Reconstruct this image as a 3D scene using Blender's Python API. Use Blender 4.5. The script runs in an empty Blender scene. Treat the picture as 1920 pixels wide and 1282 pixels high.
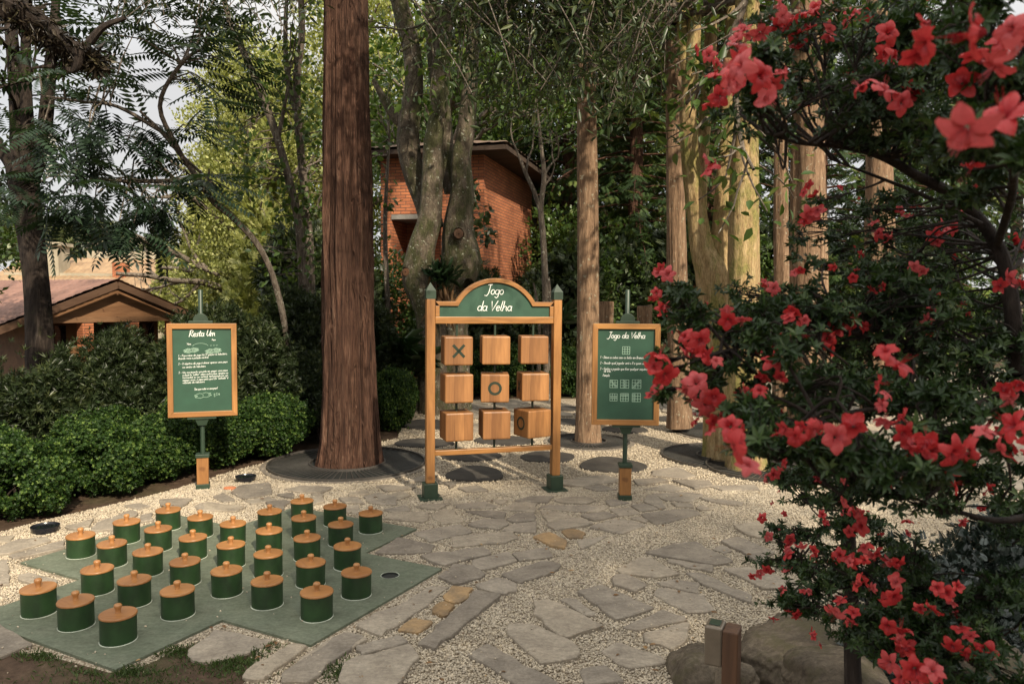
import bpy, math, random
import numpy as np
from mathutils import Vector, Matrix

# ------------------------------------------------------------------ camera, sky, sun, exposure
S = bpy.context.scene
COL = S.collection
F, PITCH, ROLL, HC = 1414.35, .0576, .0085, 1.803
cp, sp, cr, sr = math.cos(PITCH), math.sin(PITCH), math.cos(ROLL), math.sin(ROLL)
_r = np.array([1., 0, 0]); _d = np.array([0, -sp, -cp]); FW = np.array([0, cp, -sp])
RV = cr*_r - sr*_d; DV = sr*_r + cr*_d
CAMP = np.array([0, 0, HC])
def ray(px, py): return FW + (px-960)/F*RV + (py-641)/F*DV
def P(px, py, y):
    d = ray(px, py); return CAMP + d*(y/d[1])
def G(px, py, z=0.):
    d = ray(px, py); return CAMP + d*((z-HC)/d[2])
cam_d = bpy.data.cameras.new('camera'); cam = bpy.data.objects.new('camera', cam_d); COL.objects.link(cam)
cam.matrix_world = Matrix(((RV[0], -DV[0], -FW[0], 0), (RV[1], -DV[1], -FW[1], 0), (RV[2], -DV[2], -FW[2], HC), (0, 0, 0, 1)))
cam_d.sensor_width = 36; cam_d.lens = F/1920*36; cam_d.clip_end = 3000; cam_d.clip_start = .05
cam_d.dof.use_dof = True; cam_d.dof.focus_distance = 6.5; cam_d.dof.aperture_fstop = 6.3
S.camera = cam
SUN_AZ, SUN_EL = math.radians(152), math.radians(37)      # azimuth clockwise from +Y (behind the camera, to the right)
W = bpy.data.worlds.new("World"); S.world = W; W.use_nodes = True
nt = W.node_tree; nt.nodes.clear()
out = nt.nodes.new('ShaderNodeOutputWorld'); bg = nt.nodes.new('ShaderNodeBackground')
sky = nt.nodes.new('ShaderNodeTexSky'); sky.sky_type = 'NISHITA'; sky.sun_disc = False
sky.sun_elevation = SUN_EL; sky.sun_rotation = SUN_AZ; sky.dust_density = 3; sky.air_density = 1.0; sky.ozone_density = 1
tc = nt.nodes.new('ShaderNodeTexCoord'); no = nt.nodes.new('ShaderNodeTexNoise'); no.inputs['Scale'].default_value = 2.2; no.inputs['Detail'].default_value = 6
rp = nt.nodes.new('ShaderNodeValToRGB'); rp.color_ramp.elements[0].position = .3; rp.color_ramp.elements[1].position = .62
rp.color_ramp.elements[0].color = (.78, .78, .78, 1)
mx = nt.nodes.new('ShaderNodeMix'); mx.data_type = 'RGBA'; mx.inputs[7].default_value = (5.5, 5.3, 5.05, 1)
nt.links.new(tc.outputs['Generated'], no.inputs['Vector']); nt.links.new(no.outputs['Fac'], rp.inputs[0])
sz_ = nt.nodes.new('ShaderNodeSeparateXYZ'); nt.links.new(tc.outputs['Generated'], sz_.inputs[0])
el = nt.nodes.new('ShaderNodeValToRGB'); el.color_ramp.elements[0].position = .25; el.color_ramp.elements[0].color = (2.9, 2.85, 2.8, 1); el.color_ramp.elements[1].position = .8; el.color_ramp.elements[1].color = (7.6, 7.4, 7.0, 1)
nt.links.new(sz_.outputs[2], el.inputs[0]); nt.links.new(el.outputs[0], mx.inputs[7])      # overcast part: brighter overhead than at the horizon
nt.links.new(rp.outputs[0], mx.inputs[0]); nt.links.new(sky.outputs[0], mx.inputs[6])
nt.links.new(mx.outputs[2], bg.inputs[0]); bg.inputs[1].default_value = .15; nt.links.new(bg.outputs[0], out.inputs[0])
sd = bpy.data.lights.new('sun', 'SUN'); sd.energy = 3.9; sd.angle = math.radians(1.4); sd.color = (1, .87, .68)
so = bpy.data.objects.new('sun', sd); COL.objects.link(so)
sdir = Vector((math.sin(SUN_AZ)*math.cos(SUN_EL), math.cos(SUN_AZ)*math.cos(SUN_EL), math.sin(SUN_EL)))
so.rotation_euler = sdir.to_track_quat('Z', 'Y').to_euler()
S.view_settings.view_transform = 'Standard'; S.view_settings.look = 'None'; S.view_settings.exposure = 0.80; S.view_settings.gamma = 1
S.cycles.max_bounces = 6; S.cycles.diffuse_bounces = 3; S.cycles.glossy_bounces = 2; S.cycles.transmission_bounces = 3; S.cycles.transparent_max_bounces = 4
R_ = np.random.default_rng(7); rnd = random.Random(5)

# ------------------------------------------------------------------ materials
MATS = {}
def newmat(n):
    m = bpy.data.materials.new(n); m.use_nodes = True
    return m, m.node_tree, m.node_tree.nodes['Principled BSDF']
def N(t, ty, **kw):
    n = t.nodes.new(ty)
    for k, v in kw.items():
        if k in n.inputs: n.inputs[k].default_value = v
        else: setattr(n, k, v)
    return n
def ramp(t, src, stops):
    r = t.nodes.new('ShaderNodeValToRGB'); e = r.color_ramp.elements
    while len(e) < len(stops): e.new(.5)
    for i, (p, c) in enumerate(stops):
        e[i].position = p; e[i].color = (*c, 1)
    t.links.new(src, r.inputs[0]); return r.outputs[0]
def coords(t, scale=(1, 1, 1), kind='Object', rot=(0, 0, 0)):
    if kind == 'World': s = t.nodes.new('ShaderNodeNewGeometry').outputs['Position']
    else: s = t.nodes.new('ShaderNodeTexCoord').outputs[kind]
    m = t.nodes.new('ShaderNodeMapping'); m.inputs['Scale'].default_value = scale; m.inputs['Rotation'].default_value = rot
    t.links.new(s, m.inputs[0]); return m.outputs[0]
def noise(t, vec, sc, det=4, rough=.55, dist=0):
    n = N(t, 'ShaderNodeTexNoise', Scale=sc, Detail=det, Roughness=rough, Distortion=dist)
    t.links.new(vec, n.inputs['Vector']); return n.outputs['Fac']
def mixc(t, fac, a, b, mode='MIX'):
    m = t.nodes.new('ShaderNodeMix'); m.data_type = 'RGBA'; m.blend_type = mode
    for i, v in ((0, fac), (6, a), (7, b)):
        if isinstance(v, (int, float)): m.inputs[i].default_value = v
        elif isinstance(v, tuple): m.inputs[i].default_value = (*v, 1)
        else: t.links.new(v, m.inputs[i])
    return m.outputs[2]
def bump(t, b, h, st=.3, dist=.01):
    n = N(t, 'ShaderNodeBump', Strength=st, Distance=dist); t.links.new(h, n.inputs['Height']); t.links.new(n.outputs[0], b.inputs['Normal'])
def wood(name, c0, c1, axis=2, rough=.42, sc=1, planks=False):
    m, t, b = newmat(name)
    s = [22*sc]*3; s[axis] = 1.6*sc
    v = coords(t, tuple(s)); n = noise(t, v, 1, 7, .68, 1.0)
    s2 = [4.]*3; s2[axis] = .8
    n2 = noise(t, coords(t, tuple(s2)), 1, 3, .5, .6)
    oi = t.nodes.new('ShaderNodeObjectInfo')
    c = ramp(t, n, [(.36, c0), (.6, c1)])
    c = mixc(t, .45, c, ramp(t, n2, [(.35, tuple(x*.62 for x in c0)), (.65, tuple(min(1, x*1.12) for x in c1))]))
    k = ramp(t, noise(t, coords(t, (3, 3, 3)), 2.3, 1), [(.24, (.35, .3, .28)), (.3, (1, 1, 1))])
    c = mixc(t, .8, c, k, 'MULTIPLY')
    c = mixc(t, oi.outputs['Random'], c, mixc(t, .5, c, (.20, .085, .03)))
    if planks:
        sx = t.nodes.new('ShaderNodeSeparateXYZ'); t.links.new(t.nodes.new('ShaderNodeTexCoord').outputs['Object'], sx.inputs[0])
        ad = N(t, 'ShaderNodeMath', operation='ADD'); t.links.new(sx.outputs[0], ad.inputs[0]); t.links.new(sx.outputs[1], ad.inputs[1])
        mu = N(t, 'ShaderNodeMath', operation='MULTIPLY'); mu.inputs[1].default_value = 11.5; t.links.new(ad.outputs[0], mu.inputs[0])
        fl = N(t, 'ShaderNodeMath', operation='FLOOR'); t.links.new(mu.outputs[0], fl.inputs[0]); a2 = N(t, 'ShaderNodeMath', operation='MULTIPLY_ADD'); t.links.new(oi.outputs['Random'], a2.inputs[0]); a2.inputs[1].default_value = 37; t.links.new(fl.outputs[0], a2.inputs[2])
        wn = t.nodes.new('ShaderNodeTexWhiteNoise'); wn.noise_dimensions = '1D'; t.links.new(a2.outputs[0], wn.inputs['W'])
        c = mixc(t, .9, c, ramp(t, wn.outputs['Value'], [(0, (.66, .60, .55)), (1, (1.1, 1.08, 1.05))]), 'MULTIPLY')
        fr_ = N(t, 'ShaderNodeMath', operation='FRACT'); t.links.new(mu.outputs[0], fr_.inputs[0])
        c = mixc(t, 1., c, ramp(t, fr_.outputs[0], [(0, (.35, .3, .28)), (.025, (1, 1, 1))]), 'MULTIPLY')
    t.links.new(c, b.inputs['Base Color']); b.inputs['Roughness'].default_value = rough
    bump(t, b, n, .25, .003); return m
def paint(name, c, rough=.4, var=.25, bmp=.15, metal=0):
    m, t, b = newmat(name)
    n = noise(t, coords(t, (1, 1, 1)), 9, 6, .65)
    cc = ramp(t, n, [(.3, tuple(x*(1-var) for x in c)), (.7, tuple(x*(1+var) for x in c))])
    t.links.new(cc, b.inputs['Base Color']); b.inputs['Roughness'].default_value = rough; b.inputs['Metallic'].default_value = metal
    bump(t, b, noise(t, coords(t, (1, 1, 1)), 120, 3), bmp, .002); return m
def leafmat(name, ca, cb, cc=None, rough=.42, trans=.3, nz=1.2, spec=.4):
    m, t, b = newmat(name)
    a = N(t, 'ShaderNodeAttribute', attribute_name='rnd')
    g = noise(t, coords(t, (1, 1, 1), 'World'), nz, 3)
    c = ramp(t, a.outputs['Fac'], [(0, ca), (.75, cb), (1, cc or tuple(x*1.5 for x in cb))])
    c = mixc(t, ramp(t, g, [(.35, (0, 0, 0)), (.65, (.5, .5, .5))]), c, mixc(t, .5, c, cb))
    t.links.new(c, b.inputs['Base Color']); b.inputs['Roughness'].default_value = rough; b.inputs['Specular IOR Level'].default_value = spec
    tr = t.nodes.new('ShaderNodeBsdfTranslucent'); t.links.new(mixc(t, 1., c, (1., 1., .45), 'MULTIPLY'), tr.inputs[0])
    mix = t.nodes.new('ShaderNodeMixShader'); mix.inputs[0].default_value = trans
    t.links.new(b.outputs[0], mix.inputs[1]); t.links.new(tr.outputs[0], mix.inputs[2])
    t.links.new(mix.outputs[0], t.nodes['Material Output'].inputs[0]); return m
def barkmat(name, stops, hs=14, vs=1.6, bst=.9, moss=None, mossamt=.5, dist=.03, lich=None):
    m, t, b = newmat(name)
    v = coords(t, (hs, hs, vs), 'World'); n = noise(t, v, 1, 8, .68, .6)
    c = ramp(t, n, stops)
    big = noise(t, coords(t, (1.3, 1.3, .5), 'World'), 1.7, 4)
    c = mixc(t, ramp(t, big, [(.35, (.6,)*3), (.65, (0,)*3)]), c, mixc(t, .6, c, stops[0][1]))
    if moss:
        mo = noise(t, coords(t, (1, 1, .5), 'World'), 4.5, 7, .7)
        c = mixc(t, ramp(t, mo, [(mossamt, (0,)*3), (mossamt+.12, (.85,)*3)]), c, ramp(t, noise(t, coords(t, (1, 1, 1), 'World'), 60, 3), [(.3, tuple(x*.5 for x in moss)), (.7, moss)]))
    if lich:
        li = noise(t, coords(t, (1, 1, 1), 'World'), 17, 4, .6)
        c = mixc(t, ramp(t, li, [(.62, (0,)*3), (.66, (.8,)*3)]), c, lich)
    fi = noise(t, coords(t, (hs*3.2, hs*3.2, vs*5), 'World'), 1, 6, .7)
    c = mixc(t, .75, c, ramp(t, fi, [(.33, (.42, .40, .38)), (.6, (1.12, 1.1, 1.08))]), 'MULTIPLY')
    t.links.new(c, b.inputs['Base Color']); b.inputs['Roughness'].default_value = .85; b.inputs['Specular IOR Level'].default_value = .25
    bump(t, b, mixc(t, .4, n, fi), 1., dist*1.6); return m
def brickmat(name, ax):
    m, t, b = newmat(name)
    tc = t.nodes.new('ShaderNodeTexCoord'); s = t.nodes.new('ShaderNodeSeparateXYZ'); t.links.new(tc.outputs['Object'], s.inputs[0])
    c = t.nodes.new('ShaderNodeCombineXYZ'); t.links.new(s.outputs[ax], c.inputs[0]); t.links.new(s.outputs[2], c.inputs[1])
    br = N(t, 'ShaderNodeTexBrick', Scale=1.0); br.inputs['Brick Width'].default_value = .235; br.inputs['Row Height'].default_value = .068
    br.inputs['Mortar Size'].default_value = .0085; br.inputs['Mortar Smooth'].default_value = .3; br.inputs['Bias'].default_value = 0
    br.inputs['Color1'].default_value = (.50, .185, .078, 1); br.inputs['Color2'].default_value = (.34, .115, .05, 1); br.inputs['Mortar'].default_value = (.13, .075, .05, 1)
    t.links.new(c.outputs[0], br.inputs['Vector'])
    n = noise(t, tc.outputs['Object'], 1.1, 5)
    cc = mixc(t, .55, br.outputs[0], ramp(t, n, [(.3, (.62, .55, .5)), (.7, (1.1, 1, .95))]), 'MULTIPLY')
    n3 = noise(t, tc.outputs['Object'], 26, 3)
    cc = mixc(t, .4, cc, ramp(t, n3, [(.3, (.6, .6, .6)), (.7, (1.15, 1.1, 1.1))]), 'MULTIPLY')
    t.links.new(cc, b.inputs['Base Color']); b.inputs['Roughness'].default_value = .85
    inv = N(t, 'ShaderNodeMath', operation='SUBTRACT'); inv.inputs[0].default_value = 1; t.links.new(br.outputs['Fac'], inv.inputs[1])
    bump(t, b, inv.outputs[0], .7, .008); return m
def tilemat(name, c0, c1, sc=5.):
    m, t, b = newmat(name)
    n = noise(t, coords(t, (1, 1, 1)), sc, 6, .7); n2 = noise(t, coords(t, (1, 1, 1)), 1.1, 3)
    c = mixc(t, .5, ramp(t, n, [(.3, c0), (.7, c1)]), ramp(t, n2, [(.35, tuple(x*.55 for x in c0)), (.65, c1)]))
    t.links.new(c, b.inputs['Base Color']); b.inputs['Roughness'].default_value = .8; bump(t, b, n, .4, .01); return m
def stonemat(name, c0, c1, cd=None, moss=None, bst=.5, gr=.45, st=.35):
    m, t, b = newmat(name)
    a = N(t, 'ShaderNodeAttribute', attribute_name='rnd')
    w = coords(t, (1, 1, 1), 'World')
    n = noise(t, w, 5, 8, .65, .5); n2 = noise(t, w, 55, 5, .7); n3 = noise(t, coords(t, (1, 2.5, 1), 'World', (0, 0, .5)), 13, 5, .6, .8)
    c = ramp(t, n, [(.3, c0), (.7, c1)])
    c = mixc(t, st, c, ramp(t, n3, [(.3, (.55, .52, .5)), (.62, (1, 1, 1))]), 'MULTIPLY')
    c = mixc(t, gr, c, ramp(t, n2, [(.36, (.5, .5, .5)), (.7, (1.05, 1.05, 1.05))]), 'MULTIPLY')
    c = mixc(t, .8, c, ramp(t, a.outputs['Fac'], [(0, (.62, .6, .6)), (.5, (.95, .93, .92)), (1, (1.15, 1.1, 1.02))]), 'MULTIPLY')
    if moss: c = mixc(t, ramp(t, noise(t, w, 6, 6, .7), [(.5, (0,)*3), (.62, (.8,)*3)]), c, moss)
    t.links.new(c, b.inputs['Base Color']); b.inputs['Roughness'].default_value = .8; b.inputs['Specular IOR Level'].default_value = .3
    h = mixc(t, .35, n, n2); bump(t, b, h, bst, .012); return m
def groundmat(name, kind):
    m, t, b = newmat(name); w = coords(t, (1, 1, 1), 'World')
    if kind == 'gravel':
        v = N(t, 'ShaderNodeTexVoronoi', Scale=95.); t.links.new(w, v.inputs['Vector'])
        sx = t.nodes.new('ShaderNodeSeparateColor'); t.links.new(v.outputs['Color'], sx.inputs[0])
        c = ramp(t, sx.outputs[0], [(0, (.28, .23, .17)), (.3, (.42, .36, .27)), (.7, (.56, .49, .38)), (1, (.66, .60, .49))])
        c = mixc(t, .9, c, ramp(t, v.outputs['Distance'], [(.25, (1, 1, 1)), (.75, (.3, .26, .22))]), 'MULTIPLY')
        c = mixc(t, .5, c, ramp(t, noise(t, w, 1.5, 4), [(.35, (.75, .7, .62)), (.65, (1, 1, 1))]), 'MULTIPLY')
        inv = N(t, 'ShaderNodeMath', operation='SUBTRACT'); inv.inputs[0].default_value = 1; t.links.new(v.outputs['Distance'], inv.inputs[1])
        bump(t, b, inv.outputs[0], .9, .008)
    elif kind == 'soil':
        n = noise(t, w, 14, 8, .7)
        c = ramp(t, n, [(.3, (.035, .022, .014)), (.6, (.085, .055, .036)), (.75, (.14, .10, .07))])
        c = mixc(t, ramp(t, noise(t, w, .6, 4), [(.5, (0,)*3), (.62, (.5,)*3)]), c, (.06, .075, .025))
        bump(t, b, n, .8, .02)
    b.inputs['Roughness'].default_value = .9; b.inputs['Specular IOR Level'].default_value = .2
    t.links.new(c, b.inputs['Base Color']); return m

M = dict(
 wood_v=wood('varnished_wood_upright', (.17, .072, .020), (.44, .212, .066), 2), wood_h=wood('varnished_wood_level', (.21, .09, .024), (.50, .24, .070), 0),
 lid=wood('varnished_lid', (.27, .11, .03), (.46, .22, .075), 0, .38, .8), cube=wood('cube_wood', (.15, .062, .018), (.385, .185, .064), 2, .5, .8, True),
 oldwood=wood('weathered_post_wood', (.03, .014, .008), (.12, .058, .028), 2, .7), 
 gpaint=paint('dark_green_paint', (.022, .042, .024), .45), peg=paint('peg_green_paint', (.013, .036, .010), .48, .45, .3),
 panel=paint('chalk_green_panel', (.022, .068, .040), .5, .12), boardp=stonemat('faded_green_concrete', (.175, .215, .145), (.25, .285, .205), bst=.35, gr=.6, st=.55),
 white=paint('white_lettering', (.80, .82, .76), .5, .03), mark=paint('dark_mark_paint', (.016, .028, .015), .85, .1), chalk=paint('pale_green_lettering', (.42, .60, .46), .5, .1),
 hole=paint('hole_dark', (.012, .014, .012), .7), rim=paint('pale_rim', (.34, .37, .30), .7, .6), iron=paint('dark_cast_iron', (.10, .092, .083), .42, .3, .4, .5),
 black=paint('black_plastic', (.012, .013, .018), .25, .1), terra=paint('terracotta', (.5, .18, .08), .8), concrete=stonemat('concrete', (.28, .27, .24), (.42, .40, .36)),
 slab=stonemat('flagstone', (.255, .222, .178), (.43, .38, .30), bst=.9, gr=.6, st=.5), pad=stonemat('dark_slate_pad', (.055, .05, .043), (.115, .105, .088), bst=.8), ochre=stonemat('ochre_stone', (.17, .135, .095), (.50, .33, .16), bst=.9),
 rock=stonemat('boulder', (.12, .095, .064), (.31, .255, .18), moss=(.07, .06, .03), bst=1., gr=.9, st=.9), chip=stonemat('gravel_chips', (.52, .45, .34), (.66, .585, .455), bst=.1),
 gravel=groundmat('gravel_bed', 'gravel'), soil=groundmat('dark_soil', 'soil'),
 brickx=brickmat('brick_x', 0), bricky=brickmat('brick_y', 1),
 tile=tilemat('red_brown_roof_tile', (.11, .055, .042), (.25, .135, .10)), tiley=tilemat('ochre_roof_tile', (.22, .135, .07), (.34, .23, .13)), darktile=tilemat('old_roof_tile', (.06, .038, .026), (.22, .145, .10)),
 cream=tilemat('cream_render', (.30, .26, .18), (.38, .33, .245), 2.), darkwood=wood('dark_eave_wood', (.018, .012, .009), (.05, .033, .022), 0, .8), siding=wood('brown_siding', (.11, .055, .026), (.21, .115, .058), 0, .6),
 glass=paint('dark_window_glass', (.01, .012, .014), .08, .05, 0),
 bark_red=barkmat('redwood_bark', [(.30, (.022, .012, .008)), (.45, (.095, .045, .029)), (.58, (.18, .095, .062)), (.75, (.36, .24, .17))], 36, 2.6, 1.0, dist=.05),
 bark_pine=barkmat('straight_trunk_bark', [(.3, (.08, .048, .03)), (.5, (.28, .18, .11)), (.75, (.46, .33, .215))], 26, 2.4, .8, dist=.02, lich=(.36, .33, .24)),
 bark_gold=barkmat('golden_bark', [(.25, (.20, .13, .06)), (.5, (.46, .33, .165)), (.75, (.62, .50, .29))], 22, 4, .8, (.30, .29, .085), .47, dist=.025),
 bark_moss=barkmat('mossy_bark', [(.3, (.05, .04, .03)), (.55, (.16, .13, .095)), (.75, (.33, .30, .24))], 14, 6, 1., (.085, .095, .035), .45, dist=.03, lich=(.36, .38, .30)),
 bark_dark=barkmat('dark_bark', [(.3, (.012, .009, .008)), (.55, (.045, .033, .026)), (.75, (.11, .09, .075))], 18, 3, .9, (.05, .05, .022), .58, dist=.02),
 bark_grey=barkmat('grey_bark', [(.3, (.05, .04, .033)), (.55, (.17, .14, .11)), (.75, (.34, .31, .26))], 24, 5, .6, dist=.015, lich=(.4, .41, .34)),
 moss=leafmat('hanging_moss', (.014, .011, .007), (.045, .033, .02), (.09, .08, .04), trans=.1),
 box=leafmat('boxwood_leaf', (.010, .026, .006), (.036, .078, .014), (.15, .22, .045), .5, spec=.25),
 podo=leafmat('narrow_dark_leaf', (.016, .027, .011), (.040, .060, .022), (.10, .12, .045), .42),
 conif=leafmat('conifer_needle', (.020, .042, .012), (.050, .088, .024), (.13, .16, .04), .55, .25, .5),
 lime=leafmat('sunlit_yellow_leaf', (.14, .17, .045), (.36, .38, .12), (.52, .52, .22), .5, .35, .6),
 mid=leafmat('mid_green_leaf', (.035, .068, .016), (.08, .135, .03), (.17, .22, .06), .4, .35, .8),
 teal=leafmat('feathery_dark_leaf', (.018, .036, .020), (.034, .062, .034), (.06, .10, .05), .35, .3),
 olive=leafmat('olive_leaf', (.024, .042, .015), (.055, .080, .028), (.12, .14, .055), .35, .3), aral=leafmat('araucaria_tuft', (.035, .05, .016), (.085, .10, .03), None, .6, .1),
 azal=leafmat('azalea_leaf', (.014, .030, .010), (.036, .070, .020), (.085, .13, .04), .38, .22, 2., .35),
 strap=leafmat('strap_leaf', (.015, .035, .015), (.04, .075, .03), None, .3, .15), grass=leafmat('grass', (.035, .065, .015), (.075, .115, .03), None, .5, .3),
 blueleaf=leafmat('bluish_small_leaf', (.008, .014, .010), (.020, .032, .024), (.07, .09, .08), .3, .1), dry=leafmat('dry_leaf', (.10, .05, .02), (.22, .12, .05), (.4, .26, .12), .6, .2))
def flowermat():
    m, t, b = newmat('coral_petal')
    a = N(t, 'ShaderNodeAttribute', attribute_name='rnd'); oi = t.nodes.new('ShaderNodeObjectInfo')
    c = ramp(t, a.outputs['Fac'], [(0, (.25, .008, .018)), (.3, (.50, .026, .032)), (1, (.64, .058, .055))])
    c = mixc(t, ramp(t, oi.outputs['Random'], [(.55, (0,)*3), (1, (.5,)*3)]), c, (.80, .22, .22))
    c = mixc(t, .35, c, ramp(t, noise(t, coords(t), 90, 3), [(.35, (.7, .6, .6)), (.65, (1, 1, 1))]), 'MULTIPLY')
    t.links.new(c, b.inputs['Base Color']); b.inputs['Roughness'].default_value = .5
    tr = t.nodes.new('ShaderNodeBsdfTranslucent'); t.links.new(c, tr.inputs[0])
    mix = t.nodes.new('ShaderNodeMixShader'); mix.inputs[0].default_value = .35
    t.links.new(b.outputs[0], mix.inputs[1]); t.links.new(tr.outputs[0], mix.inputs[2]); t.links.new(mix.outputs[0], t.nodes['Material Output'].inputs[0]); return m
M['petal'] = flowermat()

# ------------------------------------------------------------------ object helpers
def tag(o, label=None, cat=None, group=None, kind=None):
    if label: o['label'] = label
    if cat: o['category'] = cat
    if group: o['group'] = group
    if kind: o['kind'] = kind
    return o
def thing(name, label, cat, loc=(0, 0, 0), rz=0, group=None):
    o = bpy.data.objects.new(name, None); o.empty_display_size = .1; COL.objects.link(o)
    o.location = [float(v) for v in loc]; o.rotation_euler = (0, 0, rz); return tag(o, label, cat, group)
def link(name, me, parent=None, mat=None, smooth=False, bevel=0, world=False):
    o = bpy.data.objects.new(name, me); COL.objects.link(o)
    if mat:
        for m in (mat if isinstance(mat, (list, tuple)) else [mat]): me.materials.append(m)
    if smooth:
        me.polygons.foreach_set('use_smooth', [True]*len(me.polygons))
        if len(me.polygons) < 3000: me.set_sharp_from_angle(angle=math.radians(42))
    if parent:
        o.parent = parent
        if world: o.matrix_parent_inverse = Matrix.Translation(parent.location).inverted() if parent.rotation_euler.z == 0 else (Matrix.Translation(parent.location) @ parent.rotation_euler.to_matrix().to_4x4()).inverted()
    if bevel:
        b = o.modifiers.new('bevel', 'BEVEL'); b.width = bevel; b.segments = 2; b.limit_method = 'ANGLE'; b.harden_normals = False
    return o
def copy_tree(o, parent=None):
    c = o.copy(); COL.objects.link(c); c.parent = parent
    for ch in o.children: copy_tree(ch, c)
    return c
class MB:
    def __init__(s): s.v = []; s.f = []
    def add(s, V, Fc):
        n = len(s.v); s.v += [tuple(map(float, p)) for p in V]; s.f += [tuple(i+n for i in q) for q in Fc]; return s
    def box(s, c, d, mat=None):
        x, y, z = d[0]/2, d[1]/2, d[2]/2
        V = [Vector((a*x, b*y, e*z)) for a, b, e in ((-1, -1, -1), (1, -1, -1), (1, 1, -1), (-1, 1, -1), (-1, -1, 1), (1, -1, 1), (1, 1, 1), (-1, 1, 1))]
        if mat: V = [mat @ v for v in V]
        V = [v+Vector(c) for v in V]
        return s.add(V, [(3, 2, 1, 0), (4, 5, 6, 7), (0, 1, 5, 4), (1, 2, 6, 5), (2, 3, 7, 6), (3, 0, 4, 7)])
    def lathe(s, prof, n=32, c=(0, 0, 0), axis='z', cap=True):
        V = []; Fc = []; m = len(prof)
        for r, z in prof:
            for i in range(n):
                a = 2*math.pi*i/n; p = (r*math.cos(a), r*math.sin(a), z)
                if axis == 'y': p = (p[0], -p[2], p[1])
                if axis == 'x': p = (p[2], p[0], p[1])
                V.append((p[0]+c[0], p[1]+c[1], p[2]+c[2]))
        for j in range(m-1):
            for i in range(n):
                k = (i+1) % n; Fc.append((j*n+i, j*n+k, (j+1)*n+k, (j+1)*n+i))
        if cap: Fc.append(tuple(reversed(range(n)))); Fc.append(tuple((m-1)*n+i for i in range(n)))
        return s.add(V, Fc)
    def prism(s, poly, z0, z1, inset=0., plane='xy'):
        n = len(poly); c = np.mean(np.array(poly), 0); V = []
        rings = [(z0, 1), (z1-inset, 1), (z1, 1-0)] if not inset else [(z0, 0), (z1-inset, 0), (z1, inset)]
        for z, ins in rings:
            for p in poly:
                d = np.array(p)-c; L = np.linalg.norm(d)+1e-9
                q = np.array(p)-(d/L*ins if inset else 0)
                V.append((q[0], q[1], z) if plane == 'xy' else (q[0], -z, q[1]))
        Fc = [tuple(reversed(range(n))), tuple(2*n+i for i in range(n))]
        for j in range(2):
            for i in range(n): k = (i+1) % n; Fc.append((j*n+i, j*n+k, (j+1)*n+k, (j+1)*n+i))
        return s.add(V, Fc)
    def tube(s, pts, rad, n=8, rough=0, seed=0):
        V, Fc = tube_np(pts, rad, n, rough, seed); return s.add(V, Fc)
    def build(s, name, mat, parent=None, smooth=False, bevel=0, world=False):
        me = bpy.data.meshes.new(name); me.from_pydata(s.v, [], s.f); me.update()
        return link(name, me, parent, mat, smooth, bevel, world)
def smoothpath(pts, k=4):
    pts = np.array(pts, float)
    if len(pts) < 3: return np.array([pts[0]+(pts[-1]-pts[0])*i/k for i in range(k+1)])
    out_ = []; ext = np.vstack([2*pts[0]-pts[1], pts, 2*pts[-1]-pts[-2]])
    for i in range(1, len(ext)-2):
        a, b, c, d = ext[i-1:i+3]
        for j in range(k):
            t = j/k; out_.append(.5*((2*b)+(-a+c)*t+(2*a-5*b+4*c-d)*t*t+(-a+3*b-3*c+d)*t**3))
    out_.append(pts[-1]); return np.array(out_)
def tube_np(pts, rad, n=8, rough=0, seed=0):
    pts = np.array(pts, float); rad = np.interp(np.linspace(0, 1, len(pts)), np.linspace(0, 1, len(rad)), rad) if len(rad) != len(pts) else np.array(rad, float)
    T = np.gradient(pts, axis=0); T /= np.linalg.norm(T, axis=1)[:, None]+1e-9
    ref = np.array([1., 0, 0]) if abs(T[0][0]) < .8 else np.array([0, 1., 0])
    V = []; a = np.arange(n)*2*math.pi/n; rg = np.random.default_rng(seed)
    ph = rg.random((6, 2))*6.28; amp = rg.random(6)
    for i, p in enumerate(pts):
        u = ref-T[i]*ref.dot(T[i]); u /= np.linalg.norm(u)+1e-9; w = np.cross(T[i], u); ref = u
        rr = np.full(n, rad[i])
        if rough:
            k = sum(amp[q]*np.sin((q+2)*a+ph[q, 0]+i*.15*(q-2)) for q in range(6)); rr = rr*(1+rough*k*.35+rough*.5*rg.normal(0, 1, n)*.25)
        V.append(p+(np.cos(a)*rr)[:, None]*u+(np.sin(a)*rr)[:, None]*w)
    m = len(pts); V = np.vstack(V); i, j = np.meshgrid(np.arange(m-1), np.arange(n), indexing='ij'); k = (j+1) % n
    Fc = np.stack([i*n+j, i*n+k, (i+1)*n+k, (i+1)*n+j], -1).reshape(-1, 4)
    return V, [tuple(q) for q in Fc.tolist()]
def np_mesh(name, V, Q, rn=None):
    me = bpy.data.meshes.new(name); V = np.asarray(V, np.float32); Q = np.asarray(Q, np.int32)
    me.vertices.add(len(V)); me.vertices.foreach_set('co', V.ravel())
    me.loops.add(Q.size); me.loops.foreach_set('vertex_index', Q.ravel())
    me.polygons.add(len(Q)); me.polygons.foreach_set('loop_start', np.arange(0, Q.size, 4, dtype=np.int32))
    if rn is not None:
        at = me.attributes.new('rnd', 'FLOAT', 'FACE'); at.data.foreach_set('value', np.asarray(rn, np.float32))
    me.update(calc_edges=True); return me
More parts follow.
